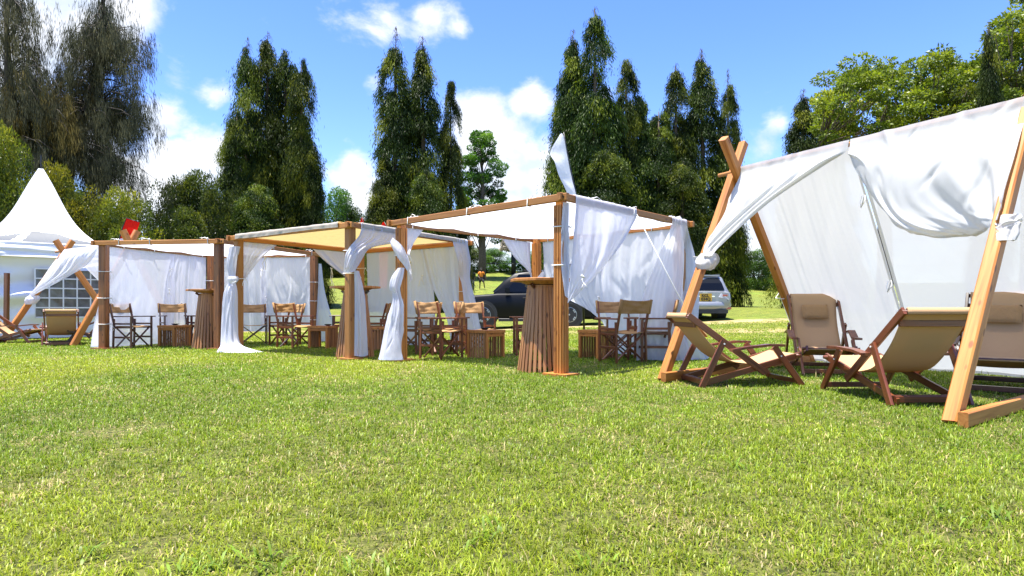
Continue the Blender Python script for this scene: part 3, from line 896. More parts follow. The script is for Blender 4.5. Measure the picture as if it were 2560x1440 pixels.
# --- feathery casuarinas on the left -------------------------------------------------------
def casuarina(label, Yc, trunk_px, boughs, seed, per, pal):
    g = np.random.default_rng(seed)
    u0 = trunk_px[0][0]
    bx = (u0 - 1280) / FPX * Yc; bz = gz(bx, Yc)
    tl = lambda u, v, dy=0.0: toL(u, v, dy, bx, bz, Yc)
    t = thing('casuarina_tree', label, 'tree', (bx, Yc, bz), 0, 'feathery casuarina trees at the left')
    pts = [Vector((0, 0, -.2))] + [tl(u, v) for (u, v) in trunk_px[1:]]
    n = len(pts)
    MB().tube(pts, [.34 * (1 - .9 * i / (n - 1)) + .02 for i in range(n)], 8).build('trunk', M_BARKD, t, smooth=True)
    lb = MB(); Ps, As, Ts = [], [], []
    for (ua, va, ub, vb, wt) in boughs:
        for rep in range(2):
            dy = g.uniform(-2.2, 2.2)
            a = tl(ua, va); b = tl(ub + g.normal() * 8, vb + g.normal() * 8, dy)
            mid = (a + b) / 2 + Vector((0, 0, .65 + g.normal() * .2))
            lb.tube([a, a.lerp(b, .35) + (mid - (a + b) / 2) * .9, a.lerp(b, .7) + (mid - (a + b) / 2) * .8, b], [.045, .03, .016, .005], 4)
            m = int(per * wt)
            s = g.uniform(.18, 1.05, m)[:, None]
            A0, M0, B0 = (np.array(q) for q in (a, mid, b))
            p = A0 * (1 - s) ** 2 + 2 * M0 * s * (1 - s) + B0 * s ** 2
            # strands gather in tufts, with sky between them
            kt = np.floor(s[:, 0] * 8 + g.random()).astype(int)
            off = np.random.default_rng(seed + int(ua * 7 + ub) + rep).normal(size=(14, 3)) * np.array([.30, .55, .26])
            p = p + off[np.clip(kt, 0, 13)] + g.normal(size=(m, 3)) * np.array([.055, .12, .06])
            p[:, 2] -= g.random(m) ** 1.2 * .95
            d = unit(B0 - A0 + np.array([0, 0, 1e-6]))
            ax = d * g.normal(.16, .14, m)[:, None] + g.normal(size=(m, 3)) * .10
            ax[:, 2] = -1
            Ps.append(p); As.append(ax); Ts.append(np.full(m, g.normal(.45, .18)) + g.normal(0, .15, m))
    lb.build('limbs', M_BARKD, t, smooth=True)
    p = np.concatenate(Ps); ax = np.concatenate(As); tn = np.concatenate(Ts); m = len(p)
    link('crown', leaf_mesh('crown', p, ax, g.uniform(.18, .42, m), g.uniform(.014, .022, m), ramp(tn, *pal), M_NEEDLE, .05, seed), None, t)
    return t
PAL_CAS = [(.034, .038, .022), (.062, .066, .038), (.10, .10, .054), (.16, .145, .065)]
PAL_CASY = [(.07, .06, .022), (.13, .105, .030), (.20, .16, .045), (.27, .21, .055)]
bgh = []
tr = [(160, 620), (165, 400), (195, 320), (218, 275), (240, 190), (255, 100), (258, 8)]
gg = np.random.default_rng(70)
for k in range(74):
    f = gg.random(); i = min(int(f * 5) + 1, 5)
    ua = tr[i][0] + (tr[i + 1][0] - tr[i][0]) * (f * 5 % 1); va = tr[i][1] + (tr[i + 1][1] - tr[i][1]) * (f * 5 % 1)
    reach = np.interp(va, [10, 60, 140, 250, 330, 400], [18, 55, 130, 165, 150, 160])
    s = 1 if gg.random() < .56 else -1
    ub = ua + s * reach * gg.uniform(.45, 1.02) * (1 if s > 0 else .8)
    vb = va + gg.uniform(-55, 35) + (reach * .12)
    bgh.append((ua, va, ub, vb, .5 + reach / 160))
for (ub, vb) in ((392, 125), (372, 232), (345, 330), (330, 390), (300, 60), (380, 170), (350, 285), (395, 135)):
    bgh.append((240, vb + 40, ub, vb, 1.2))
for (ub, vb) in ((320, 440), (360, 420), (280, 450), (230, 430), (400, 470), (340, 480), (250, 470), (300, 500)):
    bgh.append((215, 420, ub, vb, 1.3))
casuarina('tall grey feathery casuarina with a leaning trunk and drooping strands', 30.0, tr, bgh, 71, 400, PAL_CAS)
bgh = []
tr = [(30, 600), (20, 420), (26, 300), (22, 200), (18, 110), (14, -30)]
for k in range(46):
    f = gg.random(); i = min(int(f * 4) + 1, 4)
    ua = tr[i][0] + (tr[i + 1][0] - tr[i][0]) * (f * 4 % 1); va = tr[i][1] + (tr[i + 1][1] - tr[i][1]) * (f * 4 % 1)
    reach = np.interp(va, [-30, 60, 160, 300, 420], [55, 75, 95, 130, 130])
    s = 1 if gg.random() < .65 else -1
    bgh.append((ua, va, ua + s * reach * gg.uniform(.4, 1.0), va + gg.uniform(-40, 30) + reach * .1, .5 + reach / 130))
casuarina('grey feathery casuarina cut by the left border', 28.0, tr, bgh, 73, 400, PAL_CAS)
bgh = []
tr = [(120, 600), (110, 440), (100, 360), (105, 300), (95, 240)]
for k in range(30):
    f = gg.random(); i = min(int(f * 3) + 1, 3)
    ua = tr[i][0]; va = tr[i][1] + (tr[i + 1][1] - tr[i][1]) * (f * 3 % 1)
    s = 1 if gg.random() < .5 else -1
    bgh.append((ua, va, ua + s * gg.uniform(30, 105), va + gg.uniform(-40, 20), 1.0))
casuarina('yellowish feathery casuarina between the two grey ones', 29.0, tr, bgh, 75, 430, PAL_CASY)
# ------------------------------------------------------------------ cloth shapes
def resample(pts, n):
    pts = np.array([tuple(p) for p in pts], float)
    if len(pts) == 2:
        t = np.linspace(0, 1, n)[:, None]
        return pts[0] * (1 - t) + pts[1] * t
    # smooth the polyline with a Catmull-Rom pass, then space evenly
    ext = np.vstack([2 * pts[0] - pts[1], pts, 2 * pts[-1] - pts[-2]])
    fine = []
    for i in range(1, len(ext) - 2):
        for t in np.linspace(0, 1, 16, endpoint=False):
            a, b, c, d = ext[i - 1], ext[i], ext[i + 1], ext[i + 2]
            fine.append(.5 * ((2 * b) + (-a + c) * t + (2 * a - 5 * b + 4 * c - d) * t * t + (-a + 3 * b - 3 * c + d) * t ** 3))
    fine.append(pts[-1]); fine = np.array(fine)
    d = np.concatenate([[0], np.cumsum(np.linalg.norm(np.diff(fine, axis=0), axis=1))])
    s = np.linspace(0, d[-1], n)
    return np.stack([np.interp(s, d, fine[:, k]) for k in range(3)], -1)

def drape(rows, nu=90, nv=60, k=9, seed=0, crease=.0, warp=.35):
    """sheet through rows of points (top to bottom). row = (points, fold depth). Folds run from row to row like cloth pleats.
    Returns verts (nv*nu,3) and quads."""
    g = np.random.default_rng(seed + 900)
    grid = np.stack([resample(r[0], nu) for r in rows])          # R,nu,3
    amp = np.array([r[1] for r in rows], float)
    d = np.concatenate([[0], np.cumsum(np.maximum(1e-3, np.linalg.norm(np.diff(grid, axis=0), axis=2).mean(1)))])
    s = np.linspace(0, d[-1], nv)
    def interp(vals):     # monotone-ish cubic through rows
        R_ = len(d)
        if R_ == 2:
            t = ((s - d[0]) / (d[1] - d[0]))
            sh = (nv,) + (1,) * (vals.ndim - 1)
            return vals[0] * (1 - t).reshape(sh) + vals[1] * t.reshape(sh)
        m = np.zeros_like(vals)
        for i in range(R_):
            a, b = max(i - 1, 0), min(i + 1, R_ - 1)
            m[i] = (vals[b] - vals[a]) / (d[b] - d[a])
        outv = np.zeros((nv,) + vals.shape[1:])
        idx = np.clip(np.searchsorted(d, s, 'right') - 1, 0, R_ - 2)
        h = d[idx + 1] - d[idx]; t = (s - d[idx]) / h
        sh = (nv,) + (1,) * (vals.ndim - 1)
        t_ = t.reshape(sh); h_ = h.reshape(sh)
        return ((2 * t_ ** 3 - 3 * t_ ** 2 + 1) * vals[idx] + (t_ ** 3 - 2 * t_ ** 2 + t_) * h_ * m[idx]
                + (-2 * t_ ** 3 + 3 * t_ ** 2) * vals[idx + 1] + (t_ ** 3 - t_ ** 2) * h_ * m[idx + 1])
    G = interp(grid); A = interp(amp)
    du = np.gradient(G, axis=1); dv = np.gradient(G, axis=0)
    nr = unit(np.cross(du, dv))
    u = np.linspace(0, 1, nu)[None, :]; v = np.linspace(0, 1, nv)[:, None]
    ph = g.random(8) * 6.283
    uu = u + warp * .06 * np.sin(3.1 * v + ph[0]) + warp * .03 * np.sin(7 * v + 5 * u + ph[1])
    f = np.zeros((nv, nu))
    for _ in range(int(2.4 * k) + 2):      # irregular ridges and hollows that wander and fade along the cloth
        c = g.uniform(-.03, 1.03); w = g.uniform(.16, .55) / k; sl_ = g.normal(0, .05)
        fade = np.clip(1.15 - np.abs(v - g.uniform(.1, .9)) * g.uniform(.2, 1.5), 0, 1)
        f = f + g.choice([-1, 1]) * g.uniform(.4, 1.25) * np.exp(-((uu - c - sl_ * (v - .5)) / w) ** 2) * fade
    f = f + .22 * np.sin(2 * np.pi * k * uu + ph[2]) + .12 * np.sin(2 * np.pi * k * 2.3 * uu + ph[3] + 2 * v)
    D = f * A[:, None]
    if crease:
        for _ in range(26):     # small diagonal pulls
            c = g.random(2); a = g.uniform(-.9, .9); w = g.uniform(.01, .035); ln = g.uniform(.06, .2)
            x = (u - c[0]) * math.cos(a) + (v - c[1]) * math.sin(a); y = -(u - c[0]) * math.sin(a) + (v - c[1]) * math.cos(a)
            D = D + crease * g.uniform(-1, 1) * np.exp(-(x / w) ** 2 - (y / ln) ** 2)
    V = (G + nr * D[..., None])
    V[..., 2] = np.maximum(V[..., 2], .012)
    i, j = np.meshgrid(np.arange(nu - 1), np.arange(nv - 1))
    q = np.stack([j * nu + i, j * nu + i + 1, (j + 1) * nu + i + 1, (j + 1) * nu + i], -1)
    # a turned hem: a second layer of cloth along the edges
    cw = np.linalg.norm(np.diff(G, axis=1), axis=2).mean() ; chh = np.linalg.norm(np.diff(G, axis=0), axis=2).mean()
    a_ = max(1, int(round(.035 / max(cw, 1e-3)))); b_ = max(1, int(round(.04 / max(chh, 1e-3))))
    hemm = (i < a_) | (i >= nu - 1 - a_) | (j >= nv - 1 - b_)
    W = V + nr * .004
    nV = nu * nv
    qa = q.reshape(-1, 4); qh = q[hemm] + nV
    used, inv = np.unique(qh, return_inverse=True)
    qh = inv.reshape(-1, 4) + nV
    return np.concatenate([V.reshape(-1, 3), W.reshape(-1, 3)[used - nV]]), np.concatenate([qa, qh])

def sheets(name, mat, panels, origin=None):
    """several drapes joined into the one piece of cloth they are; origin at its own place"""
    Vs, Qs, n = [], [], 0
    for (V, q) in panels:
        Vs.append(V); Qs.append(q + n); n += len(V)
    V = np.concatenate(Vs)
    o = V.mean(0) if origin is None else np.array(origin)
    o[2] = 0
    me = mesh_np(name, V - o, quads=np.concatenate(Qs), smooth=True, mat=mat)
    return link(name, me, None, None, Matrix.Translation(Vector(o)))

def curtain(label, panels, mat=None, group=None, cat='curtain', name='curtain'):
    o = sheets(name, mat or C_WHITE, panels)
    return tag(o, label, cat, group)

def ln(a, b, *ts):
    a = Vector(a); b = Vector(b)
    return [a.lerp(b, t) for t in ts]

def V3(p, z):
    return Vector((p[0], p[1], z))

def off(p, dx=0, dy=0, dz=0):
    return Vector((p[0] + dx, p[1] + dy, p[2] + dz))

def ring(c, rx, ry, n, a0, a1, z, wob=0, seed=0):
    """arc of points about c, for cloth gathered round a post"""
    g = np.random.default_rng(seed)
    return [Vector((c[0] + (rx + wob * g.normal()) * math.cos(a), c[1] + (ry + wob * g.normal()) * math.sin(a), z)) for a in np.linspace(a0, a1, n)]

_tie_cache = {}
def tie_mesh(w, d, tail, seed):
    key = (w, d, tail, seed)
    if key in _tie_cache: return _tie_cache[key]
    g = np.random.default_rng(seed + 77)
    a, b = w / 2 + .006, d / 2 + .006
    m = MB()
    loop = [(a, b, 0), (-a, b, .006), (-a, -b, 0), (a, -b, -.006), (a, b, .004)]
    m.tube(loop, .007, 5, False)
    for s in (-1, 1):
        e = Vector((a, b, 0))
        m.tube([e, e + Vector((.01, .02 * s, -.02)), e + Vector((.02 + .02 * g.random(), .05 * s, -.05 - tail * .4)), e + Vector((.01, .03 * s + .02 * g.normal(), -.06 - tail * g.uniform(.6, 1)))], .005, 4, False)
    m.tube([(a, b - .012, 0), (a + .016, b, 0), (a, b + .012, .006)], .014, 6)
    _tie_cache[key] = m.mesh('tie', M_CORD, smooth=True)
    return _tie_cache[key]

def tie(parent, p, along, w, d, tail=.08, seed=0, side=None):
    """cord tied round a timber that runs along `along` at point p (in the thing's space)"""
    M = frame_M(p, Vector(p) + Vector(along), side)
    return link('tie', tie_mesh(w, d, tail, seed), None, parent, M)

# ------------------------------------------------------------------ pavilions
def pavilion(label, corners, H, post_w, wmat, beam_mats, roof_mat, slatted=(), ties=True, roof='under', skirt=None, seed=0):
    """corners A,B,C,D in order round; posts at the corners, beams between, a sheet for a roof"""
    cx = sum(c[0] for c in corners) / 4; cy = sum(c[1] for c in corners) / 4
    t = thing('pavilion', label, 'pavilion', (cx, cy, 0), 0, 'timber frame pavilions with white curtains')
    Lc = [Vector((c[0] - cx, c[1] - cy, gz(c[0], c[1]))) for c in corners]
    bh, bw = .085, .055
    ztop = H - .02
    posts = []
    for i, c in enumerate(Lc):
        nx_, pv = Lc[(i + 1) % 4], Lc[(i - 1) % 4]
        e1 = (nx_ - c); e1.z = 0; e1.normalize()
        if i in slatted:
            core = post_w * .70
            p = bar('post', (c.x, c.y, c.z), (c.x, c.y, ztop - .01), core, core, wmat, t, side=e1)
            e2 = Vector((0, 0, 1)).cross(e1)
            bt_ = .020
            for (d, s) in ((e1, e2), (-e1, e2), (e2, e1), (-e2, e1)):
                for k in (-1, 0, 1):
                    q = c + d * (core / 2 + bt_ / 2 + .001) + s * (k * post_w * .27)
                    bar('batten', (q.x, q.y, c.z + .035), (q.x, q.y, ztop - bh - .03), post_w * .20, bt_, wmat, p, side=s)
        else:
            p = bar('post', (c.x, c.y, c.z), (c.x, c.y, ztop - .01), post_w, post_w, wmat, t, side=e1)
        pl = MB(); pl.box((0, 0, .014), (post_w * 2.3, post_w * 2.0, .028))
        link('base_plate', pl.mesh('base_plate', wmat), None, p, Matrix.Translation(c + Vector((0, 0, .004))) @ Matrix.Rotation(math.atan2(e1.y, e1.x), 4, 'Z'))
        posts.append(p)
    for i in range(4):
        a, b = Lc[i], Lc[(i + 1) % 4]
        e = (b - a); e.z = 0; e.normalize(); nrm = Vector((-e.y, e.x, 0))
        if nrm.dot(a + b) < 0: nrm = -nrm
        zc = ztop - bh / 2 + (0.0 if i % 2 == 0 else .006)
        o_ = nrm * (post_w / 2 + bw / 2 + .002)
        ex = post_w / 2 + bw + .05
        pa = Vector((a.x, a.y, zc)) + o_ - e * ex; pb = Vector((b.x, b.y, zc)) + o_ + e * ex
        bm = bar('beam', pa, pb, bh, bw, beam_mats[i], t, side=(0, 0, 1))
        for (q, dd) in ((pa, -e), (pb, e)):
            for w_ in (nrm,):
                mm_ = MB(); mm_.tube([Vector((0, 0, 0)), Vector((0, 0, .006))], .014, 10)
                link('bolt', mm_.mesh('bolt', M_BOLT), None, bm, frame_M(q - dd * .045 + w_ * (bw / 2 - .002), q - dd * .045 + w_ * (bw / 2 + .02)))
        if ties and not (skirt and i in skirt):
            ntie = 3
            for k in range(ntie):
                f = (k + .5 + .15 * math.sin(seed + k * 3 + i)) / ntie
                tie(t, pa.lerp(pb, f), e, bh, bw, .10 + .06 * ((k + i) % 2), (k + i) % 3, side=(0, 0, 1))
    # roof sheet
    nu = nv = 28
    if roof == 'under':
        zr = ztop - bh * .35; inset = .02
    else:
        zr = ztop + .012; inset = -.07
    Q = [c * (1 - inset / 1.5) for c in Lc]
    V = []
    gg_ = np.random.default_rng(seed)
    ph = gg_.random(6) * 6
    for jv in range(nv):
        for iu in range(nu):
            u, v = iu / (nu - 1), jv / (nv - 1)
            p = (Q[0] * (1 - u) + Q[1] * u) * (1 - v) + (Q[3] * (1 - u) + Q[2] * u) * v
            sag = 16 * u * (1 - u) * v * (1 - v)
            z = zr - (.07 if roof == 'under' else .05) * sag + .006 * math.sin(9 * u + ph[0]) * math.sin(7 * v + ph[1]) * sag
            if roof == 'under':      # scalloped between the cords
                for e_, w_ in ((u, v), (1 - u, v), (v, u), (1 - v, u)):
                    z -= .028 * abs(math.sin(3 * math.pi * w_)) * max(0, 1 - e_ * 9)
            V.append((p.x, p.y, z))
    i_, j_ = np.meshgrid(np.arange(nu - 1), np.arange(nv - 1))
    q = np.stack([j_ * nu + i_, j_ * nu + i_ + 1, (j_ + 1) * nu + i_ + 1, (j_ + 1) * nu + i_], -1).reshape(-1, 4)
    rf = link('roof_sheet', mesh_np('roof_sheet', V, quads=q, smooth=True, mat=roof_mat), None, t)
    if skirt:
        for i in skirt:
            a, b = Q[i], Q[(i + 1) % 4]
            e = (b - a).normalized(); nrm = Vector((-e.y, e.x, 0))
            if nrm.dot(a + b) < 0: nrm = -nrm
            o_ = nrm * (post_w / 2 + bw + .012)
            a2, b2 = Lc[i] + o_ + e * .12, Lc[(i + 1) % 4] + o_ - e * .12
            top = [Vector((p.x, p.y, ztop + .014)) for p in ln(a2, b2, 0, .33, .66, 1)]
            bot = [Vector((p.x + nrm.x * .006, p.y + nrm.y * .006, ztop - bh * .80 - .010 * math.sin(5 * k))) for k, p in enumerate(ln(a2, b2, 0, .2, .4, .6, .8, 1))]
            inn = [p - nrm * (bw + post_w * .6) for p in top]
            Vv, qq = drape([(inn, .002), (top, .003), (bot, .006)], 80, 14, 14, seed + i)
            link('roof_hem', mesh_np('roof_hem', Vv, quads=qq, smooth=True, mat=roof_mat), None, rf)
    return t, [Vector((c[0], c[1], gz(c[0], c[1]))) for c in corners]

H = 2.17
# third (nearest) pavilion: N near, L left, B back, R right
G3 = dict(N=(.59, 7.45), L=(-1.70, 9.53), B=(.46, 11.7), R=(2.60, 9.62))
G2 = dict(N=(-2.56, 9.81), L=(-5.08, 11.52), B=(-3.42, 14.0), R=(-.97, 12.3))
G1 = dict(A=(-8.16, 12.40), N=(-5.72, 12.10), C=(-4.76, 14.9), B=(-7.40, 15.25))

pav3, _ = pavilion('nearest timber pavilion with white roof sheet and slatted posts', [G3['N'], G3['L'], G3['B'], G3['R']], H, .150, W_PINE,
                   [W_TAN, W_PINE, W_PINE, W_TAN], C_ROOF, slatted=(0, 1, 2), seed=3)
pav2, _ = pavilion('middle timber pavilion roofed with cream canvas', [G2['N'], G2['L'], G2['B'], G2['R']], H, .135, W_TAN,
                   [W_TAN, W_PINE, W_PINE, W_PINE], C_TARP, ties=False, roof='over', skirt=(0, 3), seed=5)
for ch in pav2.children:      # the rear and left posts are redder timber
    pass
pav1, _ = pavilion('left pavilion with dark brown posts and white walls, next to the peaked tent', [G1['A'], G1['N'], G1['C'], G1['B']], H, .15, W_BROWN,
                   [W_TAN, W_PINE, W_PINE, W_PINE], C_ROOF, seed=8)
def wtie(pav, xy, z, w, seed, tail=.1, side=None):
    c = Vector((xy[0] - pav.location.x, xy[1] - pav.location.y, z))
    return tie(pav, c, (0, 0, 1), w, w, tail, seed, side or Vector((1, -1, 0)))
for z in (.50, 1.02, 1.55): wtie(pav1, G1['A'], z, .15, int(z * 3), side=Vector((.99, -.12, 0)))
for z in (.55, 1.0, 1.45): wtie(pav1, G1['C'], z, .15, int(z * 3), side=Vector((.99, -.12, 0)))
wtie(pav1, G1['B'], 1.5, .15, 1, side=Vector((.99, -.12, 0)))
for z in (.95, 1.15): wtie(pav2, G2['R'], z, .135, 2)
for z in (1.25, 1.72): wtie(pav2, G2['B'], z, .135, 1)
wtie(pav2, G2['N'], 1.36, .15, 0, .05); wtie(pav2, G2['N'], 1.72, .15, 1, .03); wtie(pav2, G2['L'], 1.36, .15, 0)
for z in (1.32, 1.78): wtie(pav3, G3['N'], z, .14, 2, .05)
wtie(pav3, G3['L'], 1.62, .14, 2)

# ------------------------------------------------------------------ curtains
def at_beam(g, a, b, t, z=2.07, out=.10):
    """point under the beam from corner a to corner b"""
    pa, pb = Vector((*g[a], 0)), Vector((*g[b], 0))
    c = sum((Vector((*g[k], 0)) for k in g), Vector()) / 4
    p = pa.lerp(pb, t); e = (pb - pa).normalized(); n_ = Vector((-e.y, e.x, 0))
    if n_.dot(p - c) < 0: n_ = -n_
    p = p + n_ * out
    return Vector((p.x, p.y, z))
def wall_row(g, a, b, t0, t1, z, out=.10, n=5, wave=0.0, ph=0.0):
    return [at_beam(g, a, b, t0 + (t1 - t0) * i / (n - 1), z, out + wave * math.sin(ph + 2.4 * i)) for i in range(n)]

gw = 'white curtain panels tied to the pavilions'
def over_beam(g, a, b, t0, t1, pw, n=5):
    """rows that carry the cloth over the top of the beam"""
    m_ = pw / 2 + .0295
    return [(wall_row(g, a, b, t0, t1, 2.085, m_ - .036, n), .001), (wall_row(g, a, b, t0, t1, 2.158, m_ - .034, n), .001), (wall_row(g, a, b, t0, t1, 2.168, m_, n), .002),
            (wall_row(g, a, b, t0, t1, 2.158, m_ + .036, n), .003), (wall_row(g, a, b, t0, t1, 2.06, m_ + .042, n), .006)]
# --- pavilion 1
curtain('taut plain curtain wall on the left side of the first pavilion', [
    drape([(wall_row(G1, 'A', 'B', .02, .64, 2.09), .004), (wall_row(G1, 'A', 'B', .02, .66, 1.2, .12), .012),
           (wall_row(G1, 'A', 'B', -.02, .66, .55, .16), .016), ([P(226, 869, 12.7)] + wall_row(G1, 'A', 'B', .16, .66, .02, .18), .022)], 80, 50, 4, 1, .006)], C_SHEER, gw)
curtain('pleated curtain panel in the far left corner of the first pavilion', [
    drape([(wall_row(G1, 'A', 'B', .62, .98, 2.09), .012), (wall_row(G1, 'A', 'B', .56, .98, 1.35, .11, wave=.02), .028),
           (wall_row(G1, 'A', 'B', .56, .99, .02, .16, wave=.04), .04)], 90, 46, 6, 2, .01)], C_SHEER, gw)
curtain('pleated back curtain of the first pavilion, behind the first bar table', [
    drape([(wall_row(G1, 'B', 'C', .02, .5, 2.09), .012), (wall_row(G1, 'B', 'C', .03, .52, 1.2, .11), .026), (wall_row(G1, 'B', 'C', .02, .54, .25, .14, wave=.03), .035)], 90, 46, 7, 3, .01)], C_WHITE, gw)
curtain('back curtain of the first pavilion lifted clear of the grass, behind the director chairs', [
    drape([(wall_row(G1, 'B', 'C', .45, .985, 2.09), .012), (wall_row(G1, 'B', 'C', .47, .975, 1.3, .11), .02),
           (wall_row(G1, 'B', 'C', .46, .98, .36, .16, wave=.03), .025)], 100, 46, 6, 4, .018, 1.2)], C_WHITE, gw)
cC = Vector((*G1['C'], 0))
curtain('loose curtain edge flaring to the right of the first pavilion back post', [
    drape([([off(cC, .10, .05, 1.9), off(cC, .14, .12, 1.9)], .004), ([off(cC, .10, .0, 1.2), off(cC, .22, .16, 1.2)], .01),
           ([off(cC, .06, -.1, .03), off(cC, .36, .08, .03), off(cC, .52, .3, .03)], .02)], 26, 40, 2, 5)], C_WHITE, gw)
# --- pavilion 2
cL = Vector((*G2['L'], 0))
lk = off(cL, -.02, -.11, 1.33)
curtain('curtain knotted on the middle pavilion left post, its tail heaped on the grass', [
    drape([(wall_row(G2, 'L', 'B', .03, .30, 2.07, .09), .010), ([at_beam(G2, 'L', 'B', .03, 1.75, .09), at_beam(G2, 'L', 'B', .10, 1.75, .09), at_beam(G2, 'L', 'B', .18, 1.78, .09)], .012),
           ([off(cL, .02, .10, 1.37), off(cL, .07, .08, 1.37), off(cL, .10, .04, 1.37)], .008)], 60, 36, 6, 6, .004),
    drape([(ring(off(cL, -.04, -.04), .11, .11, 8, 2.2, 6.0, 1.95), .006), (ring(off(cL, -.10, -.06), .09, .10, 8, 2.2, 6.2, 1.60), .012), (ring(off(cL, -.08, -.06), .06, .07, 8, 2.0, 6.2, 1.33), .006),
           (ring(off(cL, -.11, -.08), .115, .11, 9, 1.6, 6.6, 1.10), .022), (ring(off(cL, -.12, -.10), .14, .12, 9, 1.6, 6.6, .6), .026),
           (ring(off(cL, -.08, -.14), .18, .16, 9, 1.6, 6.6, .16), .026), (ring(off(cL, .08, -.24), .36, .20, 10, 1.6, 6.6, .05, .02, 1), .02), (ring(off(cL, .14, -.26), .42, .22, 10, 1.6, 6.6, .018), .006)], 100, 90, 6, 7, .03),
    drape([(ring(off(cL, -.06, -.08), .085, .085, 9, 0, 6.28, 1.40), .004), (ring(off(cL, -.07, -.09), .11, .10, 9, 0, 6.28, 1.34), .010), (ring(off(cL, -.07, -.09), .06, .06, 9, 0, 6.28, 1.27), .004)], 40, 14, 4, 8)], C_WHITE, gw)
cN = Vector((*G2['N'], 0))
tieN = off(cN, .02, -.12, 1.36)
curtain('curtain swept down to the front post of the middle pavilion with a long tail', [
    drape(over_beam(G2, 'N', 'R', .035, .36, .135) + [(wall_row(G2, 'N', 'R', .02, .33, 1.95, .14), .012),
           ([off(cN, -.02, -.16, 1.68), off(cN, .12, -.10, 1.70), off(cN, .28, .14, 1.76)], .014),
           ([off(cN, -.06, -.14, 1.47), off(cN, .04, -.16, 1.48), off(cN, .15, -.04, 1.50)], .010), ([off(cN, -.08, -.10, 1.37), off(cN, .00, -.13, 1.36), off(cN, .09, -.10, 1.38)], .006)], 80, 60, 8, 9, .004),
    drape([([off(cN, .08, -.06, 1.40), off(cN, .12, -.04, 1.40), off(cN, .13, .04, 1.40)], .004), ([off(cN, .08, -.04, 1.0), off(cN, .17, -.02, 1.0), off(cN, .21, .06, 1.0)], .012),
           ([off(cN, .08, -.04, .5), off(cN, .18, 0, .5), off(cN, .23, .1, .5)], .014), ([off(cN, .07, -.03, .06), off(cN, .19, .02, .04), off(cN, .25, .12, .06)], .014)], 50, 40, 4, 10, .006)], C_WHITE, gw)
cB = Vector((*G2['B'], 0))
curtain('curtain swept to the back post of the middle pavilion, seen behind its front post', [
    drape([(wall_row(G2, 'L', 'B', .58, .98, 2.06, .09), .008), ([at_beam(G2, 'L', 'B', .70, 1.80, .09), at_beam(G2, 'L', 'B', .86, 1.77, .09), at_beam(G2, 'L', 'B', .98, 1.75, .09)], .014),
           ([off(cB, -.16, -.16, 1.40), off(cB, -.10, -.12, 1.38), off(cB, -.06, -.06, 1.36)], .008), ([off(cB, -.12, -.14, 1.24), off(cB, -.08, -.12, 1.22), off(cB, .0, -.12, 1.2)], .006),
           ([off(cB, -.14, -.2, .8), off(cB, -.02, -.16, .8), off(cB, .12, -.1, .8)], .014), ([off(cB, -.2, -.22, .03), off(cB, .0, -.2, .03), off(cB, .18, -.1, .03)], .02)], 70, 70, 6, 11, .004)], C_WHITE, gw)
curtain('smooth sheer back curtain of the middle pavilion', [
    drape([(wall_row(G2, 'B', 'R', .03, .42, 2.07), .008), (wall_row(G2, 'B', 'R', .04, .44, 1.3, .10), .012), (wall_row(G2, 'B', 'R', .03, .45, .02, .14), .016)], 70, 40, 5, 12, .006)], C_SHEER, gw)
curtain('diagonally pleated back curtain of the middle pavilion with a slit showing the dark car', [
    drape([(wall_row(G2, 'B', 'R', .40, .62, 2.07), .012), (wall_row(G2, 'B', 'R', .40, .70, 1.3, .10), .02), (wall_row(G2, 'B', 'R', .38, .72, .55, .12), .02), (wall_row(G2, 'B', 'R', .30, .70, .03, .16), .03)], 70, 50, 5, 13, .012),
    drape([(wall_row(G2, 'B', 'R', .60, .97, 2.07), .014), (wall_row(G2, 'B', 'R', .69, .975, 1.3, .10), .022), (wall_row(G2, 'B', 'R', .82, .98, .60, .12), .018), (wall_row(G2, 'B', 'R', .84, .99, .03, .18), .03)], 90, 50, 7, 14, .012)], C_WHITE, gw)
cR = Vector((*G2['R'], 0))
curtain('curtain gathered on the right post of the middle pavilion, tail flaring beside the black car', [
    drape(over_beam(G2, 'N', 'R', .83, .985, .135) + [(wall_row(G2, 'N', 'R', .88, 1.01, 1.75, .13), .018),
           ([off(cR, -.07, -.13, 1.46), off(cR, .04, -.13, 1.45), off(cR, .12, -.02, 1.44)], .012), ([off(cR, -.02, -.14, 1.30), off(cR, .08, -.12, 1.30), off(cR, .14, 0, 1.28)], .014),
           ([off(cR, .03, -.14, .9), off(cR, .16, -.1, .9), off(cR, .22, .06, .9)], .02), ([off(cR, .08, -.16, .45), off(cR, .24, -.1, .45), off(cR, .30, .06, .45)], .024),
           ([off(cR, .10, -.2, .05), off(cR, .32, -.14, .05), off(cR, .42, .04, .05)], .026)], 70, 80, 6, 15, .008)], C_WHITE, gw)
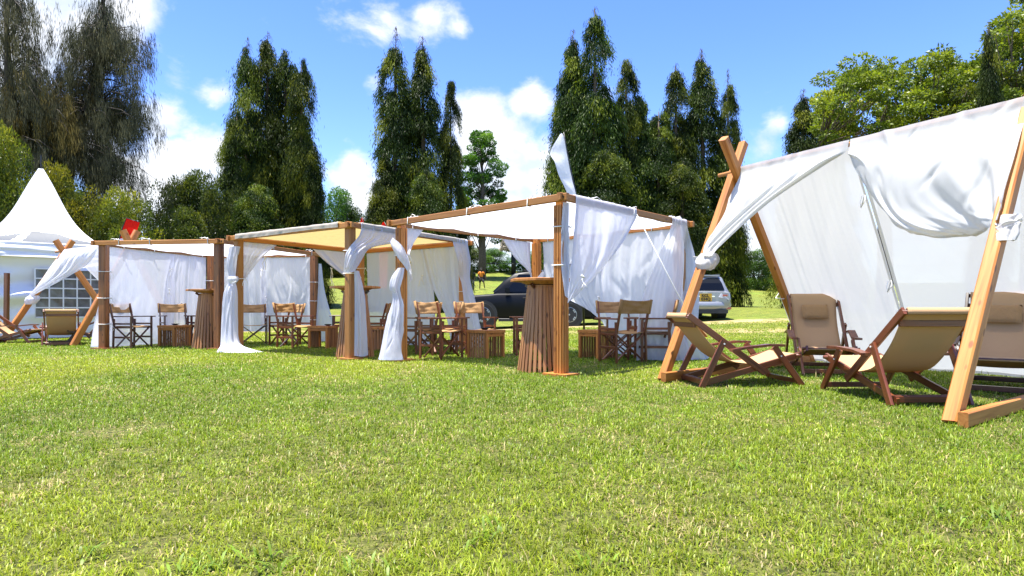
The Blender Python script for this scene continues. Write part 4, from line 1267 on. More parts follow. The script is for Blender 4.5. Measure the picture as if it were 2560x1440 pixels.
# --- pavilion 3
cL = Vector((*G3['L'], 0))
def helix(c, r, a0, a1, z0, z1, w, n=40):
    rows_t, rows_m, rows_b = [], [], []
    for k in range(n):
        t = k / (n - 1); a = a0 + (a1 - a0) * t; z = z0 + (z1 - z0) * t
        ww = w * (.55 + .45 * math.sin(math.pi * t))
        rows_t.append((c[0] + r * math.cos(a), c[1] + r * math.sin(a), z + ww))
        rows_m.append((c[0] + (r + .035) * math.cos(a), c[1] + (r + .035) * math.sin(a), z + ww * .45))
        rows_b.append((c[0] + r * math.cos(a), c[1] + r * math.sin(a), z))
    return [rows_t, rows_m, rows_b]
hx = helix(cL, .135, 3.5, 6.6, 1.74, 1.20, .27)
curtain('cloth wound round the nearest pavilion left post, knotted above a flared tail', [
    drape([(wall_row(G3, 'L', 'B', .03, .16, 2.07, .09), .010), (wall_row(G3, 'L', 'B', .03, .10, 1.85, .09), .010), ([off(cL, .05, .10, 1.62), off(cL, .08, .09, 1.62), off(cL, .10, .06, 1.62)], .005)], 40, 26, 4, 16),
    drape([(hx[0], .004), (hx[1], .007), (hx[2], .004)], 90, 12, 7, 17),
    drape([(ring(off(cL, .02, -.10), .045, .05, 9, 2.6, 6.9, 1.42), .006), (ring(off(cL, -.04, -.10), .072, .075, 9, 2.6, 6.9, 1.26), .022), (ring(off(cL, -.07, -.11), .070, .07, 9, 2.4, 6.9, 1.12), .020), (ring(off(cL, -.05, -.10), .062, .060, 9, 2.4, 6.9, 1.02), .010),
           (ring(off(cL, -.03, -.10), .085, .085, 10, 2.2, 7.0, .84), .018), (ring(off(cL, -.06, -.11), .115, .10, 10, 2.2, 7.0, .52), .028), (ring(off(cL, -.10, -.13), .155, .13, 10, 2.2, 7.0, .18), .034), (ring(off(cL, -.11, -.13), .195, .15, 10, 2.2, 7.0, .03), .034)], 120, 100, 5, 18, .04, 1.6)], C_WHITE, gw)
cN = Vector((*G3['N'], 0))
tA = at_beam(G3, 'N', 'R', .035, 2.05, .148); tB = at_beam(G3, 'N', 'R', .50, 2.05, .148); tip = off(cN, .07, -.11, .86)
tri_rows = over_beam(G3, 'N', 'R', .035, .50, .15)[:-1]
for t_ in (.01, .06, .2, .38, .56, .74, .88, 1.0):
    a_ = tA.lerp(tip, t_); b_ = tB.lerp(tip + Vector((.03, .02, .04)), t_) + (tB - tA).normalized() * .20 * math.sin(math.pi * t_) ** .9
    mid_ = a_.lerp(b_, .5) + Vector((.10, -.11, -.05)) * math.sin(math.pi * t_)
    tri_rows.append(([a_, mid_, b_], .005 + .020 * math.sin(math.pi * t_)))
curtain('front curtain of the nearest pavilion laced along its corner post and pulled into a point', [
    drape(tri_rows, 110, 80, 4, 19, .010, .6),
    drape([([off(cN, .02, -.115, 2.06), off(cN, .09, -.06, 2.06)], .006), ([off(cN, .0, -.115, 1.7), off(cN, .09, -.06, 1.7)], .008), ([off(cN, .0, -.115, 1.3), off(cN, .10, -.06, 1.3)], .008), ([off(cN, .04, -.12, .95), off(cN, .08, -.09, .92)], .004)], 14, 90, 1, 20, .02, 4)], C_WHITE, gw)
cB = Vector((*G3['B'], 0))
curtain('curtain swept to the back post of the nearest pavilion above the black car', [
    drape([(wall_row(G3, 'L', 'B', .74, .98, 2.06, .09), .010), (wall_row(G3, 'L', 'B', .84, .985, 1.75, .09), .014), ([off(cB, -.12, -.06, 1.45), off(cB, -.10, -.04, 1.43), off(cB, -.08, 0, 1.42)], .008),
           ([off(cB, -.16, -.06, 1.1), off(cB, -.11, -.08, 1.08), off(cB, -.04, -.08, 1.08)], .010), ([off(cB, -.16, -.1, .6), off(cB, -.1, -.1, .55), off(cB, .02, -.1, .55)], .014)], 60, 50, 6, 21),
    drape([(helix(cB, .12, 4.2, 6.9, 1.22, 1.46, .14)[0], .004), (helix(cB, .12, 4.2, 6.9, 1.22, 1.46, .14)[1], .006), (helix(cB, .12, 4.2, 6.9, 1.22, 1.46, .14)[2], .004)], 50, 10, 4, 22)], C_WHITE, gw)
pts_low = [at_beam(G3, 'B', 'R', .02, 1.22, .10), at_beam(G3, 'B', 'R', .12, 1.10, .14), at_beam(G3, 'B', 'R', .24, .92, .24), at_beam(G3, 'B', 'R', .36, .70, .34), at_beam(G3, 'B', 'R', .47, .42, .34), at_beam(G3, 'B', 'R', .52, .06, .26)]
curtain('wind lifted back curtain of the nearest pavilion, its hem blown up over the black car', [
    drape([(wall_row(G3, 'B', 'R', .02, .50, 2.07), .012), (wall_row(G3, 'B', 'R', .02, .50, 1.65, .14), .026), ([at_beam(G3, 'B', 'R', .02 + .096 * i, 1.38 - .10 * i, .12 + .05 * i) for i in range(6)], .03), (pts_low, .03)], 110, 60, 7, 23, .02)], C_WHITE, gw)
curtain('back curtain of the nearest pavilion hanging to the grass behind the director chairs', [
    drape([(wall_row(G3, 'B', 'R', .46, .985, 2.07), .010), (wall_row(G3, 'B', 'R', .47, .99, 1.3, .12), .022), (wall_row(G3, 'B', 'R', .50, 1.0, .5, .18, wave=.03), .03), (wall_row(G3, 'B', 'R', .52, 1.02, .02, .24, wave=.05), .045)], 110, 60, 6, 24, .02)], C_WHITE, gw)
cR = Vector((*G3['R'], 0))
curtain('right corner curtain of the nearest pavilion bellying outward down to the grass', [
    drape(over_beam(G3, 'N', 'R', .83, .985, .15) + [
           ([off(cR, -.42, -.42, 1.6), off(cR, -.16, -.22, 1.62), off(cR, .10, -.06, 1.62), off(cR, .24, .2, 1.62)], .026),
           ([off(cR, -.66, -.50, 1.0), off(cR, -.24, -.30, 1.0), off(cR, .10, -.10, 1.0), off(cR, .28, .2, 1.0)], .034),
           ([off(cR, -.74, -.40, .45), off(cR, -.28, -.30, .45), off(cR, .12, -.12, .45), off(cR, .30, .2, .45)], .034),
           ([off(cR, -.72, -.24, .02), off(cR, -.30, -.26, .02), off(cR, .16, -.16, .02), off(cR, .42, -.02, .02), off(cR, .46, .28, .02)], .045)], 120, 80, 6, 25, .02)], C_SHEER, gw)

# cords that dangle from the curtain edges
def dangling(c, p, seed, ln_=.22):
    g = np.random.default_rng(seed + 300)
    m = MB()
    for k in (0, 1):
        q = Vector((0, 0, 0)); pts = [q]
        for _ in range(4):
            q = q + Vector((g.normal() * .018, -.006 + g.normal() * .01, -ln_ * g.uniform(.18, .28))); pts.append(q)
        m.tube(pts, .006, 4)
    m.tube([(-.02, 0, .01), (.0, -.015, 0), (.022, 0, -.012)], .012, 5)
    link('tie', m.mesh('tie', M_CORD, smooth=True), None, c, Matrix.Translation(Vector(p) - c.location))
_cur = {o['label']: o for o in bpy.data.objects if o.get('category') == 'curtain'}
def cur(key):
    return [o for l, o in _cur.items() if key in l][0]
dangling(cur('taut plain'), at_beam(G1, 'A', 'B', .60, 1.72, .05), 1); dangling(cur('taut plain'), at_beam(G1, 'A', 'B', .58, 1.25, .05), 2, .12)
dangling(cur('pleated curtain panel in the far left'), at_beam(G1, 'A', 'B', .70, .95, .05), 3)
dangling(cur('back curtain of the first pavilion lifted'), at_beam(G1, 'B', 'C', .49, 1.75, .05), 4); dangling(cur('back curtain of the first pavilion lifted'), at_beam(G1, 'B', 'C', .53, 1.1, .05), 5, .15)
dangling(cur('knotted on the middle'), at_beam(G2, 'L', 'B', .20, 1.80, .06), 6, .26)
dangling(cur('swept to the back post of the middle'), at_beam(G2, 'L', 'B', .74, 1.68, .06), 7, .5)
dangling(cur('diagonally pleated'), at_beam(G2, 'B', 'R', .50, 1.80, .05), 8); dangling(cur('diagonally pleated'), at_beam(G2, 'B', 'R', .62, 1.50, .05), 9)
dangling(cur('wind lifted'), at_beam(G3, 'B', 'R', .40, 1.5, .02), 10); dangling(cur('wind lifted'), at_beam(G3, 'B', 'R', .47, 1.0, .06), 11, .15)
dangling(cur('back curtain of the nearest pavilion hanging'), at_beam(G3, 'B', 'R', .49, 1.72, .03), 12)
dangling(cur('laced along'), tA.lerp(tip, .78) + Vector((.16, .04, .06)), 13, .16)

# ------------------------------------------------------------------ lean-to tents on crossed timbers
def xtent(label, FL, FR, BL, BR, CL, CR, over, tw, seed, ridge_ext=(.26, .6), rails=True):
    """two pairs of crossed timbers carrying a ridge pole"""
    o = (Vector(FL) + Vector(FR) + Vector(BL) + Vector(BR)) / 4; o.z = 0
    t = thing('tent_frame', label, 'tent frame', o, 0, 'lean to tents on crossed timbers')
    for (F, B, C_) in ((FL, BL, CL), (FR, BR, CR)):
        F, B, C_ = Vector(F) - o, Vector(B) - o, Vector(C_) - o
        rd = (Vector(CR) - Vector(CL)).normalized()
        df = (C_ - F).normalized(); db = (C_ - B).normalized()
        sh = rd * (tw / 2 + .002)
        bar('front_leg', F - sh, C_ + df * over - sh, tw, tw, W_PINE, t, side=rd)
        bar('back_leg', B + sh, C_ + db * over * .95 + sh, tw, tw, W_PINE, t, side=rd)
        for q_, s_ in ((C_, -1), (F.lerp(C_, .025), -1)):
            m = MB(); m.tube([(0, 0, 0), (0, 0, .012)], .016, 6); link('bolt', m.mesh('bolt', M_BOLT), None, t, frame_M(q_ - rd * (tw + .001), q_ - rd * (tw + .02)))
        if rails:
            e = (B - F).normalized()
            bar('ground_rail', Vector((F.x, F.y, .055)) - e * .12 + rd * (tw * .6), Vector((B.x, B.y, .055)) + e * .1 + rd * (tw * .6), .10, tw * .62, W_PINE, t, side=(0, 0, 1))
    rd = (Vector(CR) - Vector(CL)).normalized()
    a = Vector(CL) - o - rd * ridge_ext[0] + Vector((0, 0, tw * .72)); b = Vector(CR) - o + rd * ridge_ext[1] + Vector((0, 0, tw * .72))
    m = MB(); m.tube([(0, 0, 0), (0, 0, (b - a).length)], .026, 10)
    link('ridge_pole', m.mesh('ridge_pole', W_TAN, smooth=True), None, t, frame_M(a, b))
    return t

# big tent at the right
FL, FR = Vector((1.696, 6.83, 0)), Vector((3.04, 4.21, 0))
BL, BR = Vector((4.44, 9.30, 0)), Vector((5.95, 6.39, 0))
CL, CR = Vector((2.825, 7.85, 2.46)), Vector((4.36, 5.15, 2.46))
bigt = xtent('big lean to tent frame of orange pine timbers at the right, deck chairs inside', FL, FR, BL, BR, CL, CR, .58, .098, 1)
rd = (CR - CL).normalized()
up = Vector((0, 0, .098 * .72 + .03))
Rg = lambda t, dz=0.0: CL.lerp(CR, t) + up + Vector((0, 0, dz))
fl = lambda t: FL.lerp(CL, t); fr = lambda t: FR.lerp(CR, t)
bl = lambda t: BL.lerp(CL, t); br = lambda t: BR.lerp(CR, t)
nb_ = (BL - FL).normalized()
gt = 'white sheets over the big lean to tent'
out_b = nb_ * .10
mid_t = .47
TL = fl(.575) + Vector((-.03, -.06, 0))
def sagrow(a, b, n, sag, back=0.0):
    return [a.lerp(b, i / (n - 1)) + Vector((0, 0, -sag * math.sin(math.pi * i / (n - 1)))) + nb_ * back for i in range(n)]
# roll over the ridge, the front swags, and the long back sheets
curtain('left front sheet of the big tent swept down and knotted to the leaning timber', [
    drape([([Rg(t) - nb_ * .035 + Vector((0, 0, .01)) for t in (.03, .2, .35, .485)], .003), ([Rg(t) - nb_ * .05 + Vector((0, 0, -.10)) for t in (.03, .2, .33, .475)], .008),
           ([fl(.88) - rd * .02 - nb_ * .05, fl(.84).lerp(Rg(.40, -.2), .45) - nb_ * .09, fl(.80).lerp(Rg(.47, -.12), .86) - nb_ * .05], .032),
           ([fl(.74) - rd * .03 - nb_ * .06, fl(.72).lerp(Rg(.40, -.3), .25) - nb_ * .10, fl(.69).lerp(Rg(.44, -.2), .48) - nb_ * .07], .030),
           ([fl(.63) - rd * .06 - nb_ * .07, fl(.625) - nb_ * .11 + rd * .06, fl(.615) + rd * .16 - nb_ * .06], .018), ([TL - rd * .05 - nb_ * .03, TL - nb_ * .07, TL + rd * .09 - nb_ * .03], .005)], 120, 90, 7, 30, .008),
    drape([(ring(fl(.585), .085, .085, 9, 0, 6.28, fl(.585).z + .02), .006), (ring(fl(.565), .125, .12, 9, 0, 6.28, fl(.565).z), .014), (ring(fl(.54), .115, .11, 9, 0, 6.28, fl(.545).z - .01), .012), (ring(fl(.525), .075, .075, 9, 0, 6.28, fl(.52).z - .02), .005)], 60, 26, 5, 31, .012),
    drape([([fl(.57) - rd * .05 + nb_ * -.08, fl(.56) - rd * .05 + nb_ * -.02], .003), ([fl(.57) - rd * .20 + nb_ * -.06 + Vector((0, 0, .03)), fl(.55) - rd * .17 + Vector((0, 0, .02))], .006)], 16, 12, 2, 32)], C_OFFWHITE, gt)
TR = fr(.56) + Vector((-.02, -.05, 0))
curtain('right front sheet of the big tent bellying with wind, knotted to the near timber', [
    drape([([Rg(t) - nb_ * .035 + Vector((0, 0, .01)) for t in (.49, .66, .82, .985)], .003), ([Rg(t) - nb_ * .06 + Vector((0, 0, -.13)) for t in (.49, .66, .82, .98)], .006),
           ([Rg(.50, -.22) - nb_ * .06, Rg(.64, -.42) - nb_ * .20, Rg(.82, -.46) - nb_ * .26, fr(.88) - rd * .05 - nb_ * .10], .016),
           ([Rg(.535, -.46) - nb_ * .08, Rg(.66, -.80) - nb_ * .26, Rg(.84, -.82) - nb_ * .31, fr(.76) - rd * .06 - nb_ * .12], .020),
           ([Rg(.60, -.76) - nb_ * .10, Rg(.70, -1.02) - nb_ * .30, Rg(.86, -1.04) - nb_ * .34, fr(.66) - rd * .06 - nb_ * .12], .020),
           ([Rg(.68, -.98) - nb_ * .10, Rg(.76, -1.12) - nb_ * .22, Rg(.88, -1.14) - nb_ * .26, fr(.60) - rd * .07 - nb_ * .11], .010)], 120, 90, 6, 33, .03, 1.4),
    drape([(ring(fr(.615), .074, .074, 9, 0, 6.28, fr(.615).z), .006), (ring(fr(.59), .080, .086, 9, 0, 6.28, fr(.59).z), .012), (ring(fr(.572), .074, .076, 9, 0, 6.28, fr(.575).z - .01), .006), (ring(fr(.555), .084, .082, 9, 0, 6.28, fr(.56).z - .02), .012), (ring(fr(.535), .070, .070, 9, 0, 6.28, fr(.535).z - .01), .006)], 70, 40, 6, 34, .02)], C_OFFWHITE, gt)
def back_row(t0, t1, f, dz=0, n=5):
    """f = 1 at the ridge, 0 at the ground"""
    a = [bl(f).lerp(br(f), t0 + (t1 - t0) * i / (n - 1)) for i in range(n)]
    return [p + out_b * (1.0 if f < .98 else .45) + Vector((0, 0, dz)) for p in a]
curtain('left back sheet of the big tent sloping to the ground with long pleats', [
    drape([(back_row(.0, .486, 1.0, .10), .003), (back_row(-.005, .484, .93, .0), .010), (back_row(-.015, .4835, .6, -.02), .016), (back_row(-.02, .4845, .25, -.06), .016), (back_row(-.02, .486, .01, .0), .02)], 110, 60, 8, 35, .006)], C_OFFWHITE, gt)
curtain('right back sheet of the big tent, taut behind the near deck chair', [
    drape([(back_row(.488, 1.10, 1.0, .10), .002), (back_row(.490, 1.12, .93, .0), .003), (back_row(.492, 1.15, .6, -.04), .006), (back_row(.4895, 1.2, .25, -.08), .008), (back_row(.487, 1.2, .01, .0), .012)], 110, 60, 4, 36, .004)], C_OFFWHITE, gt)
# cords closing the gap between the two back sheets
cd = thing('lacing_cord', 'thin cords lacing the gap between the two back sheets of the big tent', 'cord', bl(.5).lerp(br(.5), .485))
cd.location.z = 0
for f in (.84, .47, .33):
    cm_ = MB()
    p = bl(f).lerp(br(f), .487) + out_b * .8 - Vector((0, 0, .03)) - cd.location
    q = p - nb_ * .05
    cm_.tube([p - rd * .05, q - rd * .05 - Vector((0, 0, .07)), q - nb_ * .03 - rd * .03 - Vector((0, 0, .14)), q, q - nb_ * .03 + rd * .02 - Vector((0, 0, .06)), q - nb_ * .03 - rd * .02 - Vector((0, 0, .12))], .005, 5)
    cm_.build('knot', M_CORD, cd, smooth=True)
top = bl(.36).lerp(br(.36), .487) + out_b * .7 - cd.location; bot = bl(.02).lerp(br(.02), .485) + out_b * .5 - cd.location
cm_ = MB(); cm_.tube([top, top.lerp(bot, .5) - Vector((0, 0, .05)), bot], .008, 5)
cm_.build('strand', M_CORD, cd, smooth=True)
# small tie on the far back leg, with a dangling end
tie(bigt, bl(.40) - bigt.location + Vector((0, 0, .0)), (CL - BL), .11, .11, .28, 1, side=rd)

# far tent behind the left pavilion
aFL, aFR = Vector((-12.4, 15.1, 0)), Vector((-9.46, 13.4, 0))
aCL, aCR = Vector((-11.45, 15.85, 2.2)), Vector((-8.62, 13.98, 2.2))
aBL, aBR = Vector((-10.45, 16.65, 0)), Vector((-7.86, 14.62, 0))
fart = xtent('smaller lean to tent frame of orange timbers in front of the peaked white tent', aFL, aFR, aBL, aBR, aCL, aCR, .42, .125, 2, ridge_ext=(.5, .2), rails=False)
ard = (aCR - aCL).normalized(); anb = (aBL - aFL).normalized()
aR = lambda t, dz=0.0: aCL.lerp(aCR, t) + Vector((0, 0, .12 + dz))
afl = lambda t: aFL.lerp(aCL, t)
curtain('front sheet of the smaller lean to tent swept down and knotted to its left timber', [
    drape([([aR(t) - anb * .05 for t in (.05, .25, .45, .68)], .004), ([afl(.90) - anb * .07, afl(.82).lerp(aR(.45), .5) - anb * .12, aR(.58, -.22) - anb * .08], .025),
           ([afl(.72) - anb * .08, afl(.68).lerp(aR(.4, -.4), .35) - anb * .14, aR(.36, -.55) - anb * .1], .022), ([afl(.54) - ard * .05 - anb * .08, afl(.53) - anb * .13, afl(.52) + ard * .16 - anb * .08], .008), ([afl(.49) - ard * .05 - anb * .06, afl(.48) - anb * .09, afl(.48) + ard * .07 - anb * .06], .006)], 80, 60, 8, 40, .01),
    drape([(ring(afl(.51), .09, .09, 9, 0, 6.28, afl(.51).z + .02), .008), (ring(afl(.48), .15, .15, 9, 0, 6.28, afl(.48).z), .016), (ring(afl(.45), .13, .12, 9, 0, 6.28, afl(.45).z - .02), .012), (ring(afl(.43), .09, .09, 9, 0, 6.28, afl(.43).z - .03), .006)], 50, 20, 5, 41, .01)], C_WHITE, None)
curtain('sheer back sheet of the smaller lean to tent, beside the first pavilion post', [
    drape([([aR(t) + anb * .03 for t in (.02, .5, 1.0)], .004), ([aBL.lerp(aCL, .55).lerp(aBR.lerp(aCR, .55), t) + anb * .1 for t in (.28, .6, 1.0)], .02), ([aBL.lerp(aBR, t) + anb * .1 + Vector((0, 0, .04)) for t in (.55, .8, 1.0)], .03)], 60, 40, 5, 42, .008)], C_SHEER, None)

# ------------------------------------------------------------------ peaked white tent (left border)
cen = Vector((-13.83, 18.2, 0)); f1 = Vector((.605, -.796, 0)); f2 = Vector((.796, .605, 0)); hs = 1.62
z0 = gz(cen.x, cen.y)
mq = thing('marquee', 'white peaked marquee with grey roof bands and window wall at the left border', 'marquee', (cen.x, cen.y, z0))
cs = [(f1 + f2) * hs, (f2 - f1) * hs, (-f1 - f2) * hs, (f1 - f2) * hs]        # front right, back right, back left, front left
ze, zp = 2.55, 4.95
def roof_pt(u, a, b):
    """u 0 at eaves .. 1 at the peak along the line from a point on the edge"""
    return u
def roof_part(u0, u1, n, m_, name, mat, want):
    V, F = [], []
    k = 0
    for s_ in range(4):
        a, b = cs[(s_ + 3) % 4], cs[s_]
        for j in range(n + 1):
            u = u0 + (u1 - u0) * j / n
            for i in range(m_ + 1):
                t = i / m_
                e = a.lerp(b, t)
                belly = .12 * math.sin(math.pi * t) * (1 - u) * u * 2
                r = (1 - u) * (1 - .20 * math.sin(math.pi * u)) + .02 * u
                q = e * r
                V.append((q.x, q.y, ze + (zp - ze) * (u ** 1.32) - belly))
        for j in range(n):
            for i in range(m_):
                if want(u0 + (u1 - u0) * (j + .5) / n, (i + .5) / m_):
                    p = k + j * (m_ + 1) + i
                    F.append((p, p + 1, p + m_ + 2, p + m_ + 1))
        k += (n + 1) * (m_ + 1)
    me = mesh_np(name, V, F, smooth=True, mat=mat)
    bm = bmesh.new(); bm.from_mesh(me); bmesh.ops.delete(bm, geom=[v for v in bm.verts if not v.link_faces], context='VERTS'); bm.to_mesh(me); bm.free()
    return link(name, me, None, mq)
def in_band(u, t):
    x = t - .22 * (u - .06)
    top_ = .085 + .20 * math.sin(math.pi * min(1, max(0, t))) + .006 * math.sin(21 * t)
    return .075 < u < top_ and (.02 < x < .26 or .34 < x < .975)
roof_part(.03, .985, 90, 60, 'roof', C_PVC, lambda u, t: not in_band(u, t))
roof_part(.03, .985, 90, 60, 'roof_band', C_PVCG, in_band)
MB().tube([(0, 0, zp - .1), (0, 0, zp + .35)], .02, 6).build('finial', M_BLACK, mq)
# valance and walls
def wall_strip(a, b, zt, zb, name, mat, nu, nv, wav, seed, skip=None, flare=0.0):
    g = np.random.default_rng(seed); ph = g.random(6) * 6
    nrm = Vector((b - a).normalized().cross(Vector((0, 0, 1))))
    if nrm.dot(a + b) < 0: nrm = -nrm
    V = []
    for j in range(nv):
        for i in range(nu):
            u, v = i / (nu - 1), j / (nv - 1)
            w = wav * (.6 * math.sin(5 * u + 4 * v + ph[0]) + .8 * math.sin(4 * u - 12 * v + ph[1]) + .35 * math.sin(11 * u + 19 * v + ph[2]) + .45 * math.sin(2.5 * u + 27 * v + ph[3])) * (.25 + .75 * math.sin(math.pi * min(1, v * .9 + .05)))
            p = a.lerp(b, u) + nrm * (.02 + w + flare * v); V.append((p.x, p.y, zt + (zb - zt) * v))
    F = []
    for j in range(nv - 1):
        for i in range(nu - 1):
            p = j * nu + i
            if skip and skip[0] < i / (nu - 1) < skip[1] and skip[2] < j / (nv - 1) < skip[3]: continue
            F.append((p, p + 1, p + nu + 1, p + nu))
    return link(name, mesh_np(name, V, F, smooth=True, mat=mat), None, mq), nrm
for s in range(4):
    a, b = cs[(s + 3) % 4], cs[s]
    wall_strip(a * 1.005, b * 1.005, ze + .03, ze - .36, 'valance', C_PVC, 60, 12, .030, 50 + s, flare=.10)
    wall_strip(a * .985, b * .985, ze - .22, .0, 'wall_panel', C_PVC, 90, 70, .105, 60 + s, skip=(.46, .95, .19, .76) if s == 0 else None)
for c in cs:
    bar('pole', (c.x * .97, c.y * .97, 0), (c.x * .97, c.y * .97, ze), .06, .06, M_CORD, mq)
# windows in the front wall: a grid of smoky panes between white bars
a, b = cs[3] * .985, cs[0] * .985
nrm = f1
def wp(u, v, d=.03):
    p = a.lerp(b, u) + nrm * d; zt, zb = ze - .22, 0
    return Vector((p.x, p.y, zt + (zb - zt) * v))
for (u0, u1) in ((.46, .95),):
    v0, v1 = .19, .76
    nc, nr_ = 5, 5
    fm = MB()
    for i in range(nc + 1):
        u = u0 + (u1 - u0) * i / nc; fm.bar(wp(u, v0), wp(u, v1), .035, .012, side=f2)
    for j in range(nr_ + 1):
        v = v0 + (v1 - v0) * j / nr_; fm.bar(wp(u0, v), wp(u1, v), .035, .014, side=(0, 0, 1))
    w = fm.build('window', C_PVC, mq)
    for i in range(nc):
        for j in range(nr_):
            ua, ub = u0 + (u1 - u0) * (i + .02) / nc, u0 + (u1 - u0) * (i + .98) / nc
            va, vb = v0 + (v1 - v0) * (j + .02) / nr_, v0 + (v1 - v0) * (j + .98) / nr_
            dd = .018 + .004 * math.sin(i * 3 + j * 5)
            mesh = mesh_np('pane', [wp(ua, va, dd), wp(ub, va, dd + .004), wp(ub, vb, dd - .004), wp(ua, vb, dd + .003)], [(0, 3, 2, 1)], mat=C_PANE)
            link('pane', mesh, None, w)
# dark red post standing at the left border
pl = thing('standing_post', 'dark red timber post standing at the left border before the peaked tent', 'post', (-12.85, 15.75, 0))
bar('shaft', (0, 0, 0), (.02, 0, 1.72), .10, .10, W_RED, pl)
MB().box((0, 0, .02), (.3, .3, .04)).build('foot', W_RED, pl)

# guy rope of the nearest pavilion
rp = thing('guy_rope', 'white guy rope running from the nearest pavilion beam to the big tent timber', 'rope', (2.2, 8.3, 0))
a = at_beam(G3, 'N', 'R', .50, 2.10, .13); b = Vector((3.25, 9.1, .02))
b = P(1790, 870, 8.6); b.z = .03
m = MB(); o_ = Vector(rp.location)
m.tube([a - o_, a.lerp(b, .5) - o_ - Vector((0, 0, .03)), b - o_], .0065, 6)
m.build('rope', M_CORD, rp, smooth=True)
pk = MB(); pk.tube([b - o_ + Vector((0, 0, .10)), b - o_ + Vector((.02, 0, -.15))], .012, 6); pk.build('peg', M_BLACK, rp)
# ------------------------------------------------------------------ director's chairs
def cloth_panel(name, pts4, sag_dir, sag, mat, parent, nu=18, nv=10, seed=0, crease=.004, roll=True):
    """cloth between four corners (a,b top; c,d bottom), hollowed along sag_dir"""
    a, b, c, d = (Vector(p) for p in pts4)
    g = np.random.default_rng(seed); ph = g.random(6) * 6
    V = []
    for j in range(nv):
        for i in range(nu):
            u, v = i / (nu - 1), j / (nv - 1)
            p = a.lerp(b, u).lerp(d.lerp(c, u), v)
            s = sag * math.sin(math.pi * u) ** .8 + crease * (math.sin(9 * u + 7 * v + ph[0]) + math.sin(13 * u - 6 * v + ph[1]) + .7 * math.sin(4 * u + 17 * v + ph[2])) * math.sin(math.pi * u)
            p = p + Vector(sag_dir) * s
            p.z -= .018 * math.sin(math.pi * u) * (1 - v) * (1 if sag_dir[2] > -.5 else 0)
            V.append(tuple(p))
    F = [(j * nu + i, j * nu + i + 1, (j + 1) * nu + i + 1, (j + 1) * nu + i) for j in range(nv - 1) for i in range(nu - 1)]
    o = link(name, mesh_np(name, V, F, smooth=True, mat=mat), None, parent)
    md = o.modifiers.new('thick', 'SOLIDIFY'); md.thickness = .006
    return o

def make_director(wmat, seed):
    """faces +X"""
    t = empty('director_chair', (0, 0, 0))
    hw = .27
    for s in (-1, 1):
        y = s * hw
        bar('leg', (.205, y, 0), (.205, y, .64), .042, .024, wmat, t, side=(1, 0, 0))
        bar('leg', (-.215, y, 0), (-.195, y, .60), .042, .024, wmat, t, side=(1, 0, 0))
        bar('armrest', (-.235, y, .648), (.285, y, .652), .022, .058, wmat, t, side=(0, 0, 1))
        bar('side_rail', (-.205, y, .50), (.205, y, .50), .034, .018, wmat, t, side=(0, 0, 1))
        bar('side_rail', (-.205, y * .985, .425), (.205, y * .985, .425), .034, .02, wmat, t, side=(0, 0, 1))
        bar('side_rail', (-.205, y, .225), (.205, y, .225), .038, .018, wmat, t, side=(0, 0, 1))
        bar('back_post', (-.185, y * .955, .40), (-.315, y * .955, .915), .040, .022, wmat, t, side=(1, 0, 0))
    for x in (.165, -.165):
        for s in (-1, 1):
            xx = x + .012 * s
            bar('cross_brace', (xx, -s * (hw - .02), .035), (xx, s * (hw - .03), .425), .036, .018, wmat, t, side=(1, 0, 0))
    cloth_panel('seat', [(-.20, -hw + .012, .452), (-.20, hw - .012, .452), (.20, hw - .012, .452), (.20, -hw + .012, .452)], (0, 0, -1), .028, C_TAN, t, seed=seed, crease=.002)
    hy = hw * .955 + .016
    cloth_panel('backrest', [(-.335, -hy, .925), (-.335, hy, .925), (-.283, hy, .725), (-.283, -hy, .725)], (-1, 0, -.05), .045, C_TAN, t, 26, 14, seed + 1, .006)
    for s in (-1, 1):      # the canvas sleeve round each back post
        m = MB(); m.tube([(-.272 - .004, s * hy, .722), (-.325 - .004, s * hy, .928)], .021, 8)
        m.build('sleeve', C_TAN, t, smooth=True)
    return t

DC = [make_director(W_RED, 3), make_director(W_DARK, 5), make_director(W_RED, 9)]
_used = set()
def director(u, Y, delta, k, label):
    # delta: 0 = facing the photographer, positive = turned to the right of the picture
    x = (u - 1280) / FPX * Y
    face = math.degrees(math.atan2(-Y, -x)) + delta
    if k in _used:
        o = copy_tree(DC[k])
    else:
        o = DC[k]; _used.add(k)
    o.location = (x, Y, gz(x, Y)); o.rotation_euler = (0, 0, R(face))
    tag(o, label, 'chair', "canvas director's chairs in and around the pavilions")
director(332, 12.80, 48, 1, "dark director's chair nearest the left brown post, turned right")
director(440, 13.75, 14, 1, "dark director's chair behind the slatted table with open left side, under the first pavilion")
director(500, 13.65, -82, 1, "dark director's chair mostly hidden by the first bar table")
director(634, 14.2, 3, 1, "dark director's chair facing us behind the heaped curtain tail, crossed legs showing")
director(712, 13.7, -58, 0, "director's chair turned left, its back peeping out behind the chair beside it")
director(738, 12.75, 44, 2, "tan backed director's chair with creased canvas, left of the see through slatted table")
director(858, 13.9, -92, 1, "director's chair of which one armrest shows left of the middle bar table")
director(932, 12.9, -84, 0, "director's chair in side view, right of the middle bar table")
director(1044, 11.2, -132, 2, "director's chair seen from behind, half hidden by the wound post curtain")
director(1108, 11.0, -86, 0, "director's chair in side view whose back edge shows against the slit curtain")
director(1104, 10.0, 50, 2, "front director's chair with sunlit back, left of the slatted table beside the black car wheel")
director(1190, 10.85, 24, 0, "director's chair with bright creased back right in front of the black car wheel")
director(1318, 10.75, -84, 0, "director's chair cut off by the nearest bar table, crossed legs left of it")
director(1556, 9.25, -142, 0, "director's chair seen from behind at the right end of the nearest pavilion")
director(1630, 9.5, -78, 0, "director's chair in side view before the right corner curtain")
director(1548, 10.0, 20, 2, "director's chair behind the one seen from the back, only a strip of its canvas showing")

